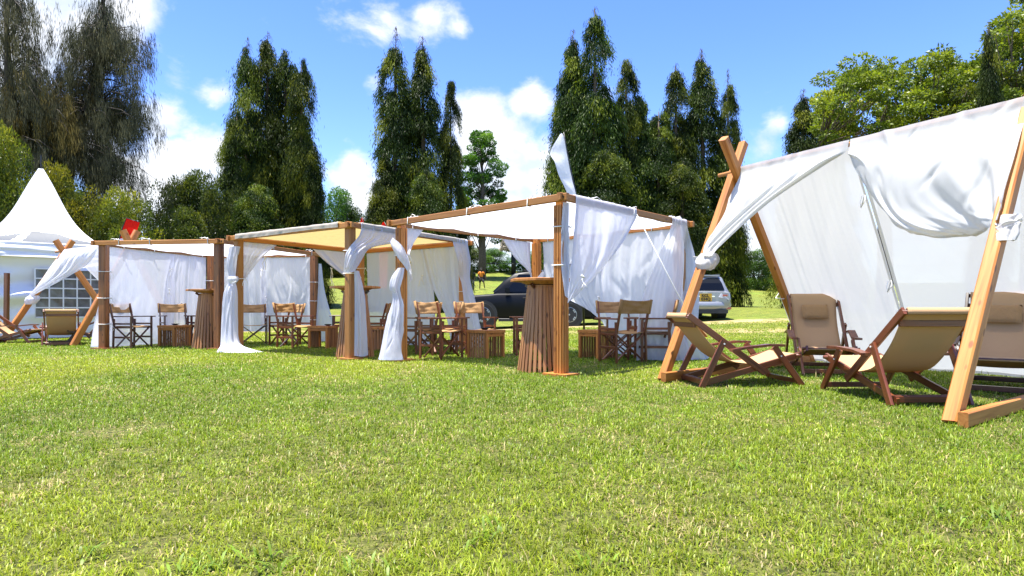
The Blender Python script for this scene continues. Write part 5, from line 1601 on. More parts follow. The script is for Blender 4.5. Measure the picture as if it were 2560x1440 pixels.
# ------------------------------------------------------------------ bar tables on a cone of slats
def make_bar_table():
    t = empty('bar_table', (0, 0, 0))
    n = 30
    rb, rt, h = .305, .175, 1.10
    sl = bar_mesh(.040, .022, math.hypot(h - .005, rb - rt), .003)
    sl = sl.copy(); sl.materials.clear(); sl.materials.append(W_SLAT)
    for k in range(n):
        a = 2 * math.pi * k / n
        d = Vector((math.cos(a), math.sin(a), 0)); s = Vector((-d.y, d.x, 0))
        j = .004 * math.sin(k * 5.1)
        p0 = d * (rb + j) + Vector((0, 0, .005)); p1 = d * (rt + j * .5) + Vector((0, 0, h))
        link('slat', sl, None, t, frame_M(p0, p1, s))
    for z in (.10, .58, 1.04):
        r = rb + (rt - rb) * z / h - .014
        m = MB(); m.lathe([(r - .022, z - .02), (r - .002, z - .02), (r - .004, z + .02), (r - .024, z + .02)], 30, close=True)
        m.build('hoop', W_SLAT, t)
    m = MB()
    oc = [(.415 * math.cos(R(22.5 + 45 * k)), .415 * math.sin(R(22.5 + 45 * k))) for k in range(8)]
    def slab(z0, z1, s0, s1):
        vs = [(x * s0, y * s0, z0) for x, y in oc] + [(x * s1, y * s1, z1) for x, y in oc]
        m.add(vs, [tuple(range(7, -1, -1)), tuple(range(8, 16))] + [(i, (i + 1) % 8, 8 + (i + 1) % 8, 8 + i) for i in range(8)])
    slab(1.150, 1.178, 1.0, 1.0); slab(1.178, 1.184, 1.0, .985)
    m.build('table_top', W_PINE, t)
    m = MB()
    slab(1.112, 1.149, .50, .72)
    m.build('apron', W_SLAT, t)
    for k in range(4):
        a = R(45 + 90 * k); d = Vector((math.cos(a), math.sin(a), 0))
        bar('bracket', d * .17 + Vector((0, 0, 1.06)), d * .25 + Vector((0, 0, 1.11)), .035, .03, W_DARK, t)
    return t
bt0 = make_bar_table()
def bar_table(u, Y, rot, label, first=False):
    o = bt0 if first else copy_tree(bt0)
    x = (u - 1280) / FPX * Y
    o.location = (x, Y, gz(x, Y)); o.rotation_euler = (0, 0, R(rot))
    tag(o, label, 'bar table', 'octagonal bar tables on slatted cones')
bar_table(1355, 7.95, 10, 'octagonal bar table on a slatted cone beside the nearest pavilion corner post', True)
bar_table(888, 10.35, 31, 'octagonal bar table behind the front post of the middle pavilion')
bar_table(522, 12.45, 4, 'octagonal bar table behind the brown right post of the first pavilion')

# ------------------------------------------------------------------ low slatted tables
def make_low_table():
    """open frames face +X and -X, slatted sides face +Y and -Y"""
    t = empty('slatted_table', (0, 0, 0))
    w, h = .44, .455
    m = MB(); m.box((0, 0, h - .0225), (w + .012, w + .012, .045)); m.build('table_top', W_PINE, t)
    for sx in (-1, 1):
        x = sx * (w / 2 - .02)
        for sy in (-1, 1):
            bar('leg', (x, sy * (w / 2 - .026), 0), (x, sy * (w / 2 - .026), h - .047), .040, .05, W_PINE, t, side=(1, 0, 0))
        bar('frame_rail', (x, -w / 2 + .053, h - .076), (x, w / 2 - .053, h - .076), .055, .036, W_PINE, t, side=(0, 0, 1))
    sl = bar_mesh(.036, .024, h - .055, .003).copy(); sl.materials.clear(); sl.materials.append(W_SLAT)
    for sy in (-1, 1):
        for k in range(6):
            x = (k - 2.5) * .058
            link('slat', sl, None, t, frame_M((x, sy * (w / 2 - .014), .004), (x, sy * (w / 2 - .014), h), (1, 0, 0)))
    return t
lt0 = make_low_table()
def low_table(u, Y, delta, label, first=False):
    # delta: turn of the open face away from the photographer, positive = to the right
    o = lt0 if first else copy_tree(lt0)
    x = (u - 1280) / FPX * Y
    rot = math.degrees(math.atan2(-Y, -x)) + delta
    o.location = (x, Y, gz(x, Y)); o.rotation_euler = (0, 0, R(rot))
    tag(o, label, 'low table', 'low slatted wooden tables')
    return o
# rot turns the open +X face: 0 = to the right
low_table(1215, 10.12, 48, 'low slatted table in sunlight between two chairs, left of the nearest bar table', True)
low_table(1494, 9.95, -44, 'low slatted table behind the chair seen from the back, near the black car rear wheel')
low_table(436, 13.15, -47, 'low slatted table with open left side in the first pavilion')
low_table(808, 12.75, -30, 'low slatted table one can see through, left of the middle bar table')
low_table(954, 12.2, 78, 'low slatted table between the middle bar table and the flared curtain tail')

def ashtray(u, Y, label):
    x = (u - 1280) / FPX * Y
    m = MB(); m.lathe([(.0, 0), (.035, 0), (.075, .028), (.082, .034), (.076, .034), (.034, .008), (0, .008)], 20)
    o = m.build('ashtray', M_BLACK, None, Matrix.Translation((x, Y, gz(x, Y) + .4555)), auto=40)
    tag(o, label, 'bowl', 'small black bowls on the low tables')
ashtray(1212, 10.20, 'small black bowl on the sunlit low table left of the nearest bar table')
ashtray(438, 13.2, 'small black bowl on the low table of the first pavilion')
ashtray(820, 12.8, 'small black bowl on the low table left of the middle bar table')

# ------------------------------------------------------------------ deck chairs
def sling_points(pts, n=44):
    return resample([(p[0], 0, p[1]) for p in pts], n)
def make_deck(wmat, pillow=True, seed=0, steep=0.0):
    """faces +X; feet on the ground at x = 0 and x = 1.09. steep raises the back"""
    t = empty('deck_chair', (0, 0, 0))
    piv = Vector((.664, 0, .165))
    def rt(x, z):       # swing the back about its pivot
        p = Vector((x, 0, z)) - piv
        a = steep
        return Vector((piv.x + p.x * math.cos(a) + p.z * math.sin(a), 0, piv.z - p.x * math.sin(a) + p.z * math.cos(a)))
    bt_ = rt(-.13, .735); bb = piv
    hw = .30
    Y = lambda v, y: Vector((v[0], y, v[2] if len(v) > 2 else v[1]))
    for s in (-1, 1):
        bar('back_rail', Y(bt_, s * hw), Y(bb, s * hw) + Vector((.03, 0, -.02)), .066, .026, wmat, t, side=(0, 0, 1))
        bar('seat_rail', Vector((.02, s * (hw - .035), .03)), Vector((1.10, s * (hw - .035), .325)), .062, .026, wmat, t, side=(0, 0, 1))
        tp = rt(.235, .475)
        bar('prop_leg', Vector((0 + steep * .25, s * (hw + .034), 0)), Y(tp, s * (hw + .034)), .062, .026, wmat, t, side=(1, 0, 0))
        bar('front_leg', Vector((1.10, s * (hw + .005), 0)), Vector((.79, s * (hw + .005), .415)), .062, .028, wmat, t, side=(1, 0, 0))
        ar = rt(.30, .39)
        ra = [Vector((ar.x, s * (hw + .055), ar.z - .01)), Vector((ar.x + .16, s * (hw + .055), ar.z + .016)), Vector((.70, s * (hw + .055), .432)), Vector((.86, s * (hw + .055), .428))]
        V, F = [], []
        for k, p in enumerate(ra):
            ww = .040
            V += [(p.x, p.y - ww, p.z - .012), (p.x, p.y + ww, p.z - .012), (p.x, p.y + ww, p.z + .012), (p.x, p.y - ww, p.z + .012)]
        for k in range(3):
            for q in range(4):
                F.append((k * 4 + q, k * 4 + (q + 1) % 4, k * 4 + 4 + (q + 1) % 4, k * 4 + 4 + q))
        F += [(3, 2, 1, 0), (12, 13, 14, 15)]
        link('armrest', mesh_np('armrest', V, F, mat=wmat), None, t)
        for (bx_, bz_, by_) in ((tp.x, tp.z - .03, hw + .049), (.86, .315, hw + .020)):
            m = MB(); m.tube([(0, 0, 0), (0, s * .006, 0)], .008, 8); m.build('bolt', M_CORD, t, Matrix.Translation((bx_, s * by_, bz_)))
    for (p, r) in ((bt_ + Vector((.012, 0, -.012)), .020), (Vector((1.06, 0, .318)), .018)):
        m = MB(); m.tube([(p.x, -hw - .012, p.z), (p.x, hw + .012, p.z)], r, 8); m.build('top_bar' if p.z > .5 else 'front_bar', wmat, t, smooth=True)
    p = rt(-.05, .655)
    bar('cross_rail', (p.x, -hw + .01, p.z - .02), (p.x, hw - .01, p.z - .02), .05, .02, wmat, t, side=(0, 0, 1))
    bar('cross_rail', (.04, -hw + .02, .05), (.04, hw - .02, .05), .05, .02, wmat, t, side=(0, 0, 1))
    bar('cross_rail', (.05 + steep * .2, -hw - .02, .06), (.05 + steep * .2, hw + .02, .06), .045, .02, wmat, t, side=(0, 0, 1))
    bar('cross_rail', (1.06, -hw, .05), (1.06, hw, .05), .05, .02, wmat, t, side=(0, 0, 1))
    # canvas sling
    q1 = rt(.10, .50); q2 = rt(.30, .335)
    pts = [(bt_.x - .014, bt_.z - .03), (bt_.x, bt_.z + .022), (bt_.x + .04, bt_.z - .03), (q1.x + .01, q1.z - .055), (q2.x + .02, q2.z - .07), (.50, .225), (.66, .215), (.85, .262), (1.04, .332), (1.078, .312), (1.05, .30)]
    C = sling_points(pts, 60)
    nu = 13; V = []
    for i, c in enumerate(C):
        for j in range(nu):
            y = (j / (nu - 1) - .5) * 2
            V.append((c[0], y * (hw - .022 - .016 * math.sin(math.pi * min(1, i / 45))), c[2] + .012 * y * y * math.sin(math.pi * i / 59)))
    F = [(i * nu + j, i * nu + j + 1, (i + 1) * nu + j + 1, (i + 1) * nu + j) for i in range(len(C) - 1) for j in range(nu - 1)]
    sl = link('sling', mesh_np('sling', V, F, smooth=True, mat=C_SLING), None, t)
    md = sl.modifiers.new('thick', 'SOLIDIFY'); md.thickness = .005
    if pillow:
        a = rt(-.03, .655); b = rt(.10, .50)
        a = a + Vector((.03, 0, -.02)); b = b + Vector((.03, 0, -.01))
        d = (b - a).normalized(); nrm = Vector((-d.z, 0, d.x)) * -1
        if nrm.z < 0: nrm = -nrm
        V, F = [], []
        n1, n2 = 14, 10
        for side in (1, -1):
            for i in range(n1):
                for j in range(n2):
                    u, v = i / (n1 - 1) * 2 - 1, j / (n2 - 1) * 2 - 1
                    puff = .026 * ((1 - u ** 4) * (1 - v ** 4)) ** .5
                    p = a.lerp(b, (v + 1) / 2) + Vector((0, u * .155, 0)) + nrm * (.024 + side * puff * (1 if side > 0 else .6))
                    V.append(tuple(p))
        for s_ in range(2):
            for i in range(n1 - 1):
                for j in range(n2 - 1):
                    k = s_ * n1 * n2 + i * n2 + j
                    F.append((k, k + 1, k + n2 + 1, k + n2) if s_ else (k, k + n2, k + n2 + 1, k + 1))
        link('head_cushion', mesh_np('head_cushion', V, F, smooth=True, mat=C_TAN), None, sl)
    return t
def deck(o, x, y, face, label):
    o.location = (x, y, gz(x, y)); o.rotation_euler = (0, 0, R(face))
    tag(o, label, 'deck chair', 'slung canvas deck chairs in the lean to tents')
    return o
dk1 = make_deck(W_RED, True, 1)
deck(dk1, (1722 - 1280) / FPX * 6.62, 6.62, 6, 'deck chair in side view by the left foot of the big tent, facing right')
dk2 = make_deck(W_RED, True, 2, .34)
deck(dk2, 4.02, 8.35, -104, 'deck chair with head cushion facing us before the left back sheet of the big tent')
dk3 = make_deck(W_RED, True, 3, .05)
deck(dk3, 3.40, 5.02, 92, 'deck chair seen from behind its sling, next to the near timber')
dk4 = make_deck(W_DARK, True, 4, .28)
deck(dk4, 5.12, 6.45, 228, 'deck chair with head cushion at the right border behind the near timber')
dk5 = copy_tree(dk1)
deck(dk5, -12.42, 14.75, 4, 'deck chair in side view before the peaked tent, cut by the left border')
dk6 = copy_tree(dk3)
deck(dk6, -9.78, 13.45, 124, 'deck chair seen straight from behind beside the first pavilion, before the window wall')
dk7 = copy_tree(dk4)
deck(dk7, -9.15, 14.6, 215, 'deck chair half hidden between the slanting timber and the first brown post')
# ------------------------------------------------------------------ cars
M_CARBLK = simple('black car paint', (.0035, .004, .005), .38, spec=.22, coat=0)
M_CARSIL = simple('silver car paint', (.27, .28, .30), .34, metal=.4, coat=.5)
M_GLASS = simple('tinted car glass', (.005, .006, .008), .08, spec=.25)
M_TYRE = simple('tyre rubber', (.014, .014, .014), .8)
M_RIM = simple('alloy rim', (.45, .46, .48), .3, metal=.8)
M_LAMP = simple('clear lamp lens', (.42, .42, .44), .15, spec=.7, coat=.5)
M_LAMPR = simple('red lamp lens', (.30, .012, .010), .15, spec=.7, coat=.5)
M_PLATE = simple('yellow plate', (.50, .29, .015), .5)
M_INK = simple('black ink', (.01, .01, .01), .6)
M_CHROME = simple('chrome', (.6, .6, .62), .15, metal=1)
M_TRIM = simple('dark trim', (.02, .02, .022), .55)

def loft(stations, name, mat, parent, n_half=None):
    """stations: (x, [(y,z) half ring from bottom centre to top centre]); mirrored in y"""
    rings = []
    for x, half in stations:
        r = [(x, y, z) for y, z in half] + [(x, -y, z) for y, z in reversed(half[1:-1])]
        rings.append(r)
    n = len(rings[0]); V = [p for r in rings for p in r]; F = []
    for i in range(len(rings) - 1):
        for k in range(n):
            F.append((i * n + k, i * n + (k + 1) % n, (i + 1) * n + (k + 1) % n, (i + 1) * n + k))
    F += [tuple(range(n - 1, -1, -1)), tuple((len(rings) - 1) * n + k for k in range(n))]
    me = mesh_np(name, V, F, mat=mat)
    bm = bmesh.new(); bm.from_mesh(me); bmesh.ops.recalc_face_normals(bm, faces=bm.faces); bm.to_mesh(me); bm.free()
    me.polygons.foreach_set('use_smooth', np.ones(len(me.polygons), bool)); me.set_sharp_from_angle(angle=R(38))
    return link(name, me, None, parent)

def wheel(parent, x, y, r, w, s):
    Mw = Matrix.Translation((x, y, r)) @ Matrix.Rotation(R(-90 * s), 4, 'X')
    m = MB(); m.lathe([(r * .66, -w / 2), (r * .93, -w / 2), (r, -w * .32), (r, w * .32), (r * .93, w / 2), (r * .66, w / 2), (r * .62, w * .3), (r * .62, -w * .3)], 36, close=True)
    ty = link('wheel', m.mesh('wheel', M_TYRE, auto=35), None, parent, Mw)
    m = MB(); m.lathe([(r * .55, w * .10), (r * .64, w * .46), (r * .60, w * .47), (r * .52, w * .2)], 36, close=True)
    for k in range(5):
        a = 2 * math.pi * k / 5
        for da in (-.16, .16):
            p0 = Vector((math.cos(a) * r * .10, math.sin(a) * r * .10, w * .40)); p1 = Vector((math.cos(a + da) * r * .60, math.sin(a + da) * r * .60, w * .42))
            m.bar(p0, p1, r * .12, w * .10, side=(-math.sin(a), math.cos(a), 0))
    m.lathe([(0, w * .47), (r * .11, w * .46), (r * .13, w * .30)], 14)
    link('rim', m.mesh('rim', M_RIM, auto=40), None, ty, Mw)
    m = MB(); m.lathe([(0, w * .05), (r * .58, w * .05)], 24); link('hub', m.mesh('hub', M_TRIM), None, ty, Mw)

def car(label, loc, yaw, paint, Lg, W, Hh, wb, wr, sedan_rear=False, front_over=.88):
    """front is +X; origin on the ground under the middle"""
    t = thing('parked_car', label, 'car', loc, yaw)
    hw = W / 2; belt = Hh * .60; zb = wr * .62
    xf, xr = Lg / 2, -Lg / 2
    hood = Hh * .575
    def half(w, zb_, zt, crown=.03):
        return [(0, zb_), (w * .82, zb_), (w * .955, zb_ + .07), (w * .995, zb_ + (zt - zb_) * .40), (w, zb_ + (zt - zb_) * .62), (w * .975, zt - .07), (w * .93, zt - .015), (w * .80, zt + crown * .4), (0, zt + crown)]
    st = [(xf, half(hw * .80, zb + .16, hood - .20)), (xf - .05, half(hw * .88, zb + .06, hood - .13)), (xf - .22, half(hw * .955, zb, hood - .075)), (xf - .60, half(hw * .985, zb, hood - .03)), (xf - 1.15, half(hw, zb, hood + .005)),
          (xf - 1.42, half(hw, zb, belt - .01)), (0, half(hw, zb, belt)), (xr + .9, half(hw, zb, belt + .015)), (xr + .30, half(hw * .985, zb, belt + .02)), (xr + .08, half(hw * .945, zb + .03, belt + .01)), (xr, half(hw * .88, zb + .12, belt - .03))]
    body = loft(st, 'body', paint, t)
    def cab(wb_, wt, z0, z1):
        return [(0, z0), (wb_, z0), (wb_ * .99, z0 + .02), ((wb_ + wt) / 2 * 1.01, (z0 + z1) / 2), (wt, z1 - .05), (wt * .93, z1 - .012), (wt * .7, z1), (0, z1 + .012)]
    b0 = belt - .03; wbt = hw * .935; wtp = hw * .76
    ws = xf - 1.28; rs = xr + .10
    st = [(ws, cab(wbt * .92, wbt * .90, b0, b0 + .06)), (ws - .32, cab(wbt * .97, wtp * 1.08, b0, b0 + (Hh - b0) * .58)), (ws - .72, cab(wbt, wtp * 1.0, b0, Hh - .055)), (ws - 1.1, cab(wbt, wtp, b0, Hh - .005)),
          (-.4, cab(wbt, wtp, b0, Hh)), (rs + .75, cab(wbt, wtp, b0, Hh - .02)), (rs + .28, cab(wbt * .985, wtp * .97, b0, Hh - .07)), (rs + .13, cab(wbt * .97, wtp * .98, b0, b0 + (Hh - b0) * .62)), (rs, cab(wbt * .95, wbt * .93, b0, b0 + .05))]
    cabin = loft(st, 'cabin', paint, t)
    # glazing, a hair proud of the cabin skin
    def side_y(z):
        f = (z - b0) / (Hh - b0); return (wbt * .99 + (wtp - wbt * .99) * f) + .012 + .02 * math.sin(math.pi * min(1, max(0, f)))
    zl, zh = belt + .045, Hh - .11
    for s in (-1, 1):
        for (xa, xb, ca, cb) in ((ws - .42, ws - 1.22, .42, .0), (ws - 1.30, ws - 2.12, .0, .0), (ws - 2.20, rs + .40, .0, .16)):
            V = [(xa, s * side_y(zl), zl), (xb, s * side_y(zl), zl), (xb + cb, s * side_y(zh), zh), (xa - ca, s * side_y(zh), zh)]
            V2 = [(x, y - s * .03, z) for x, y, z in V]
            F = [(0, 1, 2, 3), (7, 6, 5, 4)] + [(i, (i + 1) % 4 + 0, 4 + (i + 1) % 4, 4 + i) for i in range(4)]
            link('side_window', mesh_np('side_window', V + V2, F, mat=M_GLASS), None, t)
        for xd in (ws - 1.26, ws - 2.16):
            bar('door_seam', (xd, s * (hw + .002), zb + .12), (xd, s * (hw * .975 + .004), belt - .05), .012, .008, M_TRIM, t)
            bar('door_handle', (xd + .10, s * (hw + .012), belt - .16), (xd + .28, s * (hw + .012), belt - .16), .03, .03, paint, t)
        m = MB(); m.box((0, 0, 0), (.16, .22, .16)); mr = m.build('mirror', paint, t, Matrix.Translation((ws - .46, s * (hw + .10), belt + .09)))
        for x in (wb / 2 + (front_over - .88) * 0, -wb / 2):
            xo = x + .06
            m = MB(); m.tube([(xo, s * (hw - .30), wr), (xo, s * (hw + .004), wr)], wr * 1.20, 28); m.build('wheel_arch', M_TRIM, t)
            wheel(t, xo, s * (hw - .105), wr, .235, s)
        bar('sill', (wb / 2 - .45, s * (hw * .96), zb - .02), (-wb / 2 + .55, s * (hw * .96), zb - .02), .10, .10, M_TRIM, t, side=(0, 0, 1))
        bar('roof_rail', (ws - 1.0, s * wtp * .92, Hh + .03), (rs + .5, s * wtp * .92, Hh + .015), .03, .035, M_TRIM, t)
    # windscreen and rear window
    for nm, xa, za, xb, zb2 in (('windscreen', ws + .005, b0 + .09, ws - .74, Hh - .085), ('rear_window', rs - .012, belt + .06, rs + .235, Hh - .13)):
        wa, wb3 = wbt * .76, wtp * .78
        V = [(xa, -wa, za), (xa, wa, za), (xb, wb3, zb2), (xb, -wb3, zb2)]
        dx = .03 if nm == 'windscreen' else -.03
        mid = [(.5 * (xa + xb) + dx * 2.0, w_, .5 * (za + zb2) + .03) for w_ in (-.5 * (wa + wb3), .5 * (wa + wb3))]
        V = [(V[0][0] + dx, V[0][1], V[0][2]), (V[1][0] + dx, V[1][1], V[1][2]), mid[1], mid[0], (V[2][0] + dx * .5, V[2][1], V[2][2]), (V[3][0] + dx * .5, V[3][1], V[3][2])]
        V += [(x - dx * 1.5, y, z - .01) for x, y, z in V]
        F = [(0, 1, 2, 3), (3, 2, 4, 5), (7, 6, 9, 8), (8, 9, 11, 10), (0, 6, 7, 1), (1, 7, 8, 2), (2, 8, 10, 4), (4, 10, 11, 5), (5, 11, 9, 3), (3, 9, 6, 0)]
        link(nm, mesh_np(nm, V, F, smooth=False, mat=M_GLASS), None, t)
    # bumpers and lamps
    for x, nm in ((xf - .02, 'front_bumper'), (xr + .02, 'rear_bumper')):
        sg = 1 if x > 0 else -1
        V, F = [], []
        prof = [(0, zb + .06), (.10, zb + .08), (.15, zb + .20), (.13, zb + .33), (.03, zb + .37), (-.12, zb + .36)]
        ys_ = np.linspace(-1, 1, 15)
        for yy in ys_:
            bend = -.26 * abs(yy) ** 3.5
            for (dx, z) in prof:
                V.append((x + sg * (dx - .06 + bend), yy * hw * .985, z))
        k = len(prof)
        for i in range(14):
            for j in range(k - 1):
                F.append((i * k + j, i * k + j + 1, (i + 1) * k + j + 1, (i + 1) * k + j))
        o = link(nm, mesh_np(nm, V, F, smooth=True, mat=paint), None, t)
        md = o.modifiers.new('thick', 'SOLIDIFY'); md.thickness = .02; md.offset = 0
        m = MB(); m.box((x + sg * .02, 0, zb + .02), (.10, W * .80, .12)); m.build('lower_valance', M_TRIM, t)
    for s in (-1, 1):
        m = MB(); V = []
        zz0, zz1 = belt - .26, belt - .02
        for (x, y, z) in ((xr - .015, .48, zz0 + .08), (xr - .005, .83, zz0), (xr + .20, .985, zz0 + .03), (xr + .30, .975, zz1), (xr + .10, .93, zz1 + .015), (xr + .005, .56, zz1 - .03)):
            V.append((x - .012, s * (y * hw + .006), z))
        V += [(x + .06, y * .96, z) for x, y, z in V]
        F = [(0, 1, 2, 3, 4, 5), (11, 10, 9, 8, 7, 6)] + [(i, (i + 1) % 6, 6 + (i + 1) % 6, 6 + i) for i in range(6)]
        tl = link('tail_lamp', mesh_np('tail_lamp', V, F, mat=M_LAMP), None, t)
        m = MB(); m.box((xr - .028, s * hw * .70, (zz0 + zz1) / 2 + .02), (.02, .16, .06)); m.build('lens', M_LAMPR, tl)
        m = MB(); m.box((xr - .03 + .10, s * hw * .84, zb + .13), (.10, .20, .06)); m.build('reflector', M_LAMPR, t)
        V = [(xf - .02, s * hw * .52, hood - .24), (xf - .12, s * hw * .84, hood - .26), (xf - .34, s * hw * .965, hood - .20), (xf - .30, s * hw * .95, hood - .10), (xf - .10, s * hw * .62, hood - .12)]
        V = [(x + .022, y + s * .006, z) for x, y, z in V] + [(x - .06, y * .95, z) for x, y, z in V]
        F = [(0, 1, 2, 3, 4), (9, 8, 7, 6, 5)] + [(i, (i + 1) % 5, 5 + (i + 1) % 5, 5 + i) for i in range(5)]
        link('headlamp', mesh_np('headlamp', V, F, mat=M_LAMP), None, t)
    return t, dict(xr=xr, xf=xf, zb=zb, belt=belt, hw=hw, rs=rs)

YC = 21.5
xb_ = .53
blk, bi = car('black four wheel drive car parked side on behind the nearest pavilion', (xb_, YC, gz(xb_, YC) + .02), R(180), M_CARBLK, 4.85, 1.90, 1.86, 2.86, .40)
xs_ = 6.42
sil, si = car('silver car parked with its rear to us, yellow number plate', (xs_, YC + 1.4, gz(xs_, YC + 1.0)), R(90), M_CARSIL, 4.6, 1.86, 1.50, 2.70, .36)
# hatch details of the silver car (in its own space; rear is -X)
xr = si['xr']; bz = si['belt']
m = MB(); m.box((0, 0, 0), (.012, .40, .26)); pl_ = m.build('number_plate', M_PLATE, sil, Matrix.Translation((xr - .030, -.01, si['zb'] + .49)))
def text_part(s, size, z, parent, M):
    cu = bpy.data.curves.new('lettering', 'FONT'); cu.body = s; cu.size = size; cu.align_x = 'CENTER'; cu.align_y = 'CENTER'; cu.extrude = .003; cu.offset = .004
    cu.materials.append(M_INK)
    o = bpy.data.objects.new('lettering', cu); COL.objects.link(o)
    me = bpy.data.meshes.new_from_object(o.evaluated_get(bpy.context.evaluated_depsgraph_get()))
    bpy.data.objects.remove(o)
    link('lettering', me, None, parent, M)
face = Matrix(((0, 0, -1, 0), (-1, 0, 0, 0), (0, 1, 0, 0), (0, 0, 0, 1)))      # text plane turned to face -X, reading from behind the car
base = Matrix.Translation((xr - .040, -.01, si['zb'] + .49))
text_part('KCL', .135, 0, pl_, base @ Matrix.Translation((0, .02, .058)) @ face)
text_part('034Q', .135, 0, pl_, base @ Matrix.Translation((0, 0, -.062)) @ face)
m = MB(); m.box((0, 0, 0), (.03, .62, .035)); m.build('hatch_handle', M_CHROME, sil, Matrix.Translation((xr - .02, 0, bz - .155)))
em = MB()
for (a_, b_) in ((.085, .055), (.028, .053), (.055, .020)):
    em.tube([(0, a_ * math.cos(t_), b_ * math.sin(t_)) for t_ in np.linspace(0, 6.283, 25)], .007, 5, False)
em.build('emblem', M_CHROME, sil, Matrix.Translation((xr - .012, 0, bz - .075)))
for s in (-1, 1):
    bar('hatch_seam', (xr - .012, s * .74, si['zb'] + .38), (xr + .0, s * .76, bz - .28), .012, .01, M_TRIM, sil)
m = MB(); m.box((0, 0, 0), (.14, 1.16, .03)); m.build('roof_spoiler', M_CARSIL, sil, Matrix.Translation((si['rs'] + .26, 0, 1.465)))
m = MB(); m.tube([(0, 0, 0), (-.12, 0, .32)], .008, 6); m.build('aerial', M_BLACK, sil, Matrix.Translation((.3, .0, 1.52)))

# ------------------------------------------------------------------ feather flags
def feather(label, base, pole, cloth_pts_pole, cloth_pts_free, mat, name='feather_flag', k=3, amp=.02, seed=0):
    """pole: points; cloth spans between two polylines"""
    base = Vector(base)
    t = thing(name, label, 'flag', base)
    m = MB(); n = len(pole)
    m.tube([Vector(p) - base for p in pole], [.022 - .014 * i / (n - 1) for i in range(n)], 7)
    m.build('pole', M_BLACK, t, smooth=True)
    pa = resample(cloth_pts_pole, 40); pb = resample(cloth_pts_free, 40)
    rows = [([a * (1 - s) + b * s for a, b in zip(pa, pb)], amp * math.sin(math.pi * min(1, s * .9 + .1))) for s in (0, .3, .65, 1)]
    V, q = drape([([Vector(x) for x in r[0]], r[1]) for r in rows], 60, 24, k, seed)
    link('flag_cloth', mesh_np('flag_cloth', V - np.array(base), quads=q, smooth=True, mat=mat), None, t)
    return t
Yf = 12.6
b_ = P(1462, 0, Yf); b_.z = 0
feather('white feather flag on a bent black pole above the nearest pavilion', b_, [b_, P(1450, 560, Yf), P(1441, 490, Yf), P(1428, 430, Yf), P(1416, 370, Yf), P(1409, 330, Yf)],
        [P(1404, 333, Yf), P(1410, 345, Yf), P(1424, 420, Yf), P(1440, 490, Yf), P(1452, 580, Yf)],
        [P(1400, 336, Yf), P(1376, 380, Yf - .2), P(1387, 405, Yf - .25), P(1398, 440, Yf - .2), P(1418, 484, Yf - .1), P(1436, 560, Yf)], C_FLAG, seed=2)
Yr = 17.0
b_ = P(278, 0, Yr); b_.z = gz(b_.x, Yr)
rf_ = feather('red banner flag with a white disc, tilted behind the first pavilion', b_, [b_, P(286, 640, Yr), P(298, 600, Yr), P(306, 570, Yr), P(316, 545, Yr), P(350, 556, Yr)],
        [P(316, 546, Yr), P(308, 568, Yr), P(300, 590, Yr), P(290, 630, Yr), P(284, 700, Yr)],
        [P(350, 556, Yr), P(344, 574, Yr), P(338, 596, Yr), P(330, 640, Yr), P(322, 700, Yr)], C_RED, seed=3)
m = MB(); c0 = P(304, 604, Yr - .06)
m.lathe([(0, 0), (.085, 0), (.085, .006), (0, .006)], 24)
dsc = link('white_disc', m.mesh('white_disc', C_FLAG), None, [c for c in rf_.children if c.name.startswith('flag_cloth')][0], Matrix.Translation(c0 - b_) @ Matrix.Rotation(R(90), 4, 'X'))
m = MB(); m.box((0, 0, 0), (.03, .012, .04)); m.build('mark', M_INK, [c for c in rf_.children if c.name.startswith('flag_cloth')][0], Matrix.Translation(c0 - b_ + Vector((0, -.02, 0))))
for (u, v, w, lab) in ((905, 543, 9, 'narrow dark red flag tip poking up behind the cream roof'), (961, 554, 18, 'rounded bright red flag tip behind the cream roof, beside the nearest pavilion beam')):
    Y_ = 19.0 + w * .05; b_ = P(u + w * .4, 0, Y_); b_.z = gz(b_.x, Y_)
    if w > 10:
        a = [P(u - w * .1, v + 1, Y_), P(u + w * .5, v + 22, Y_), P(u + w * .52, 640, Y_), P(u + w * .55, 720, Y_)]
        f_ = [P(u - w * .25, v + 2, Y_), P(u - w * .6, v + 22, Y_), P(u - w * .7, 640, Y_), P(u - w * .7, 720, Y_)]
    else:
        a = [P(u + 2, v, Y_), P(u + w * .5, v + 16, Y_), P(u + w * .52, 640, Y_), P(u + w * .55, 720, Y_)]
        f_ = [P(u, v, Y_), P(u - w * .5, v + 16, Y_), P(u - w * .7, 640, Y_), P(u - w * .7, 720, Y_)]
    feather(lab, b_, [b_, P(u + w * .56, 640, Y_), P(u + w * .54, v + 22, Y_), P(u, v, Y_)], a, f_, C_RED, seed=w, amp=.01)

# ------------------------------------------------------------------ thatched sunshade on the bank
Yt_ = 65.0; bx = (1284 - 1280) / FPX * Yt_; bz_ = gz(bx, Yt_)
th = thing('thatched_sunshade', 'shaggy grey thatched sunshade on a thick dark post upon the bank', 'sunshade', (bx, Yt_, bz_))
zr = EYE + (HOR - 626) / FPX * Yt_ - bz_; zt_ = EYE + (HOR - 556) / FPX * Yt_ - bz_
MB().tube([(0, 0, -.2), (0, 0, zr + .3)], .25, 12).build('post', M_INK, th, smooth=True)
g = np.random.default_rng(91); n = 5200
a = g.random(n) * 6.283; tz = g.random(n)
rad = 1.32 * (1 - .55 * tz ** 1.6) * g.uniform(.86, 1.04, n)
pp = np.stack([np.cos(a) * rad, np.sin(a) * rad, zr + (zt_ - zr) * tz + .1], -1)
aa = np.stack([np.cos(a) * .5, np.sin(a) * .5, -1 + 0 * a], -1) + g.normal(size=(n, 3)) * .45
M_THATCH = leaf('grey thatch', .8, .15, (1, 1, 1))
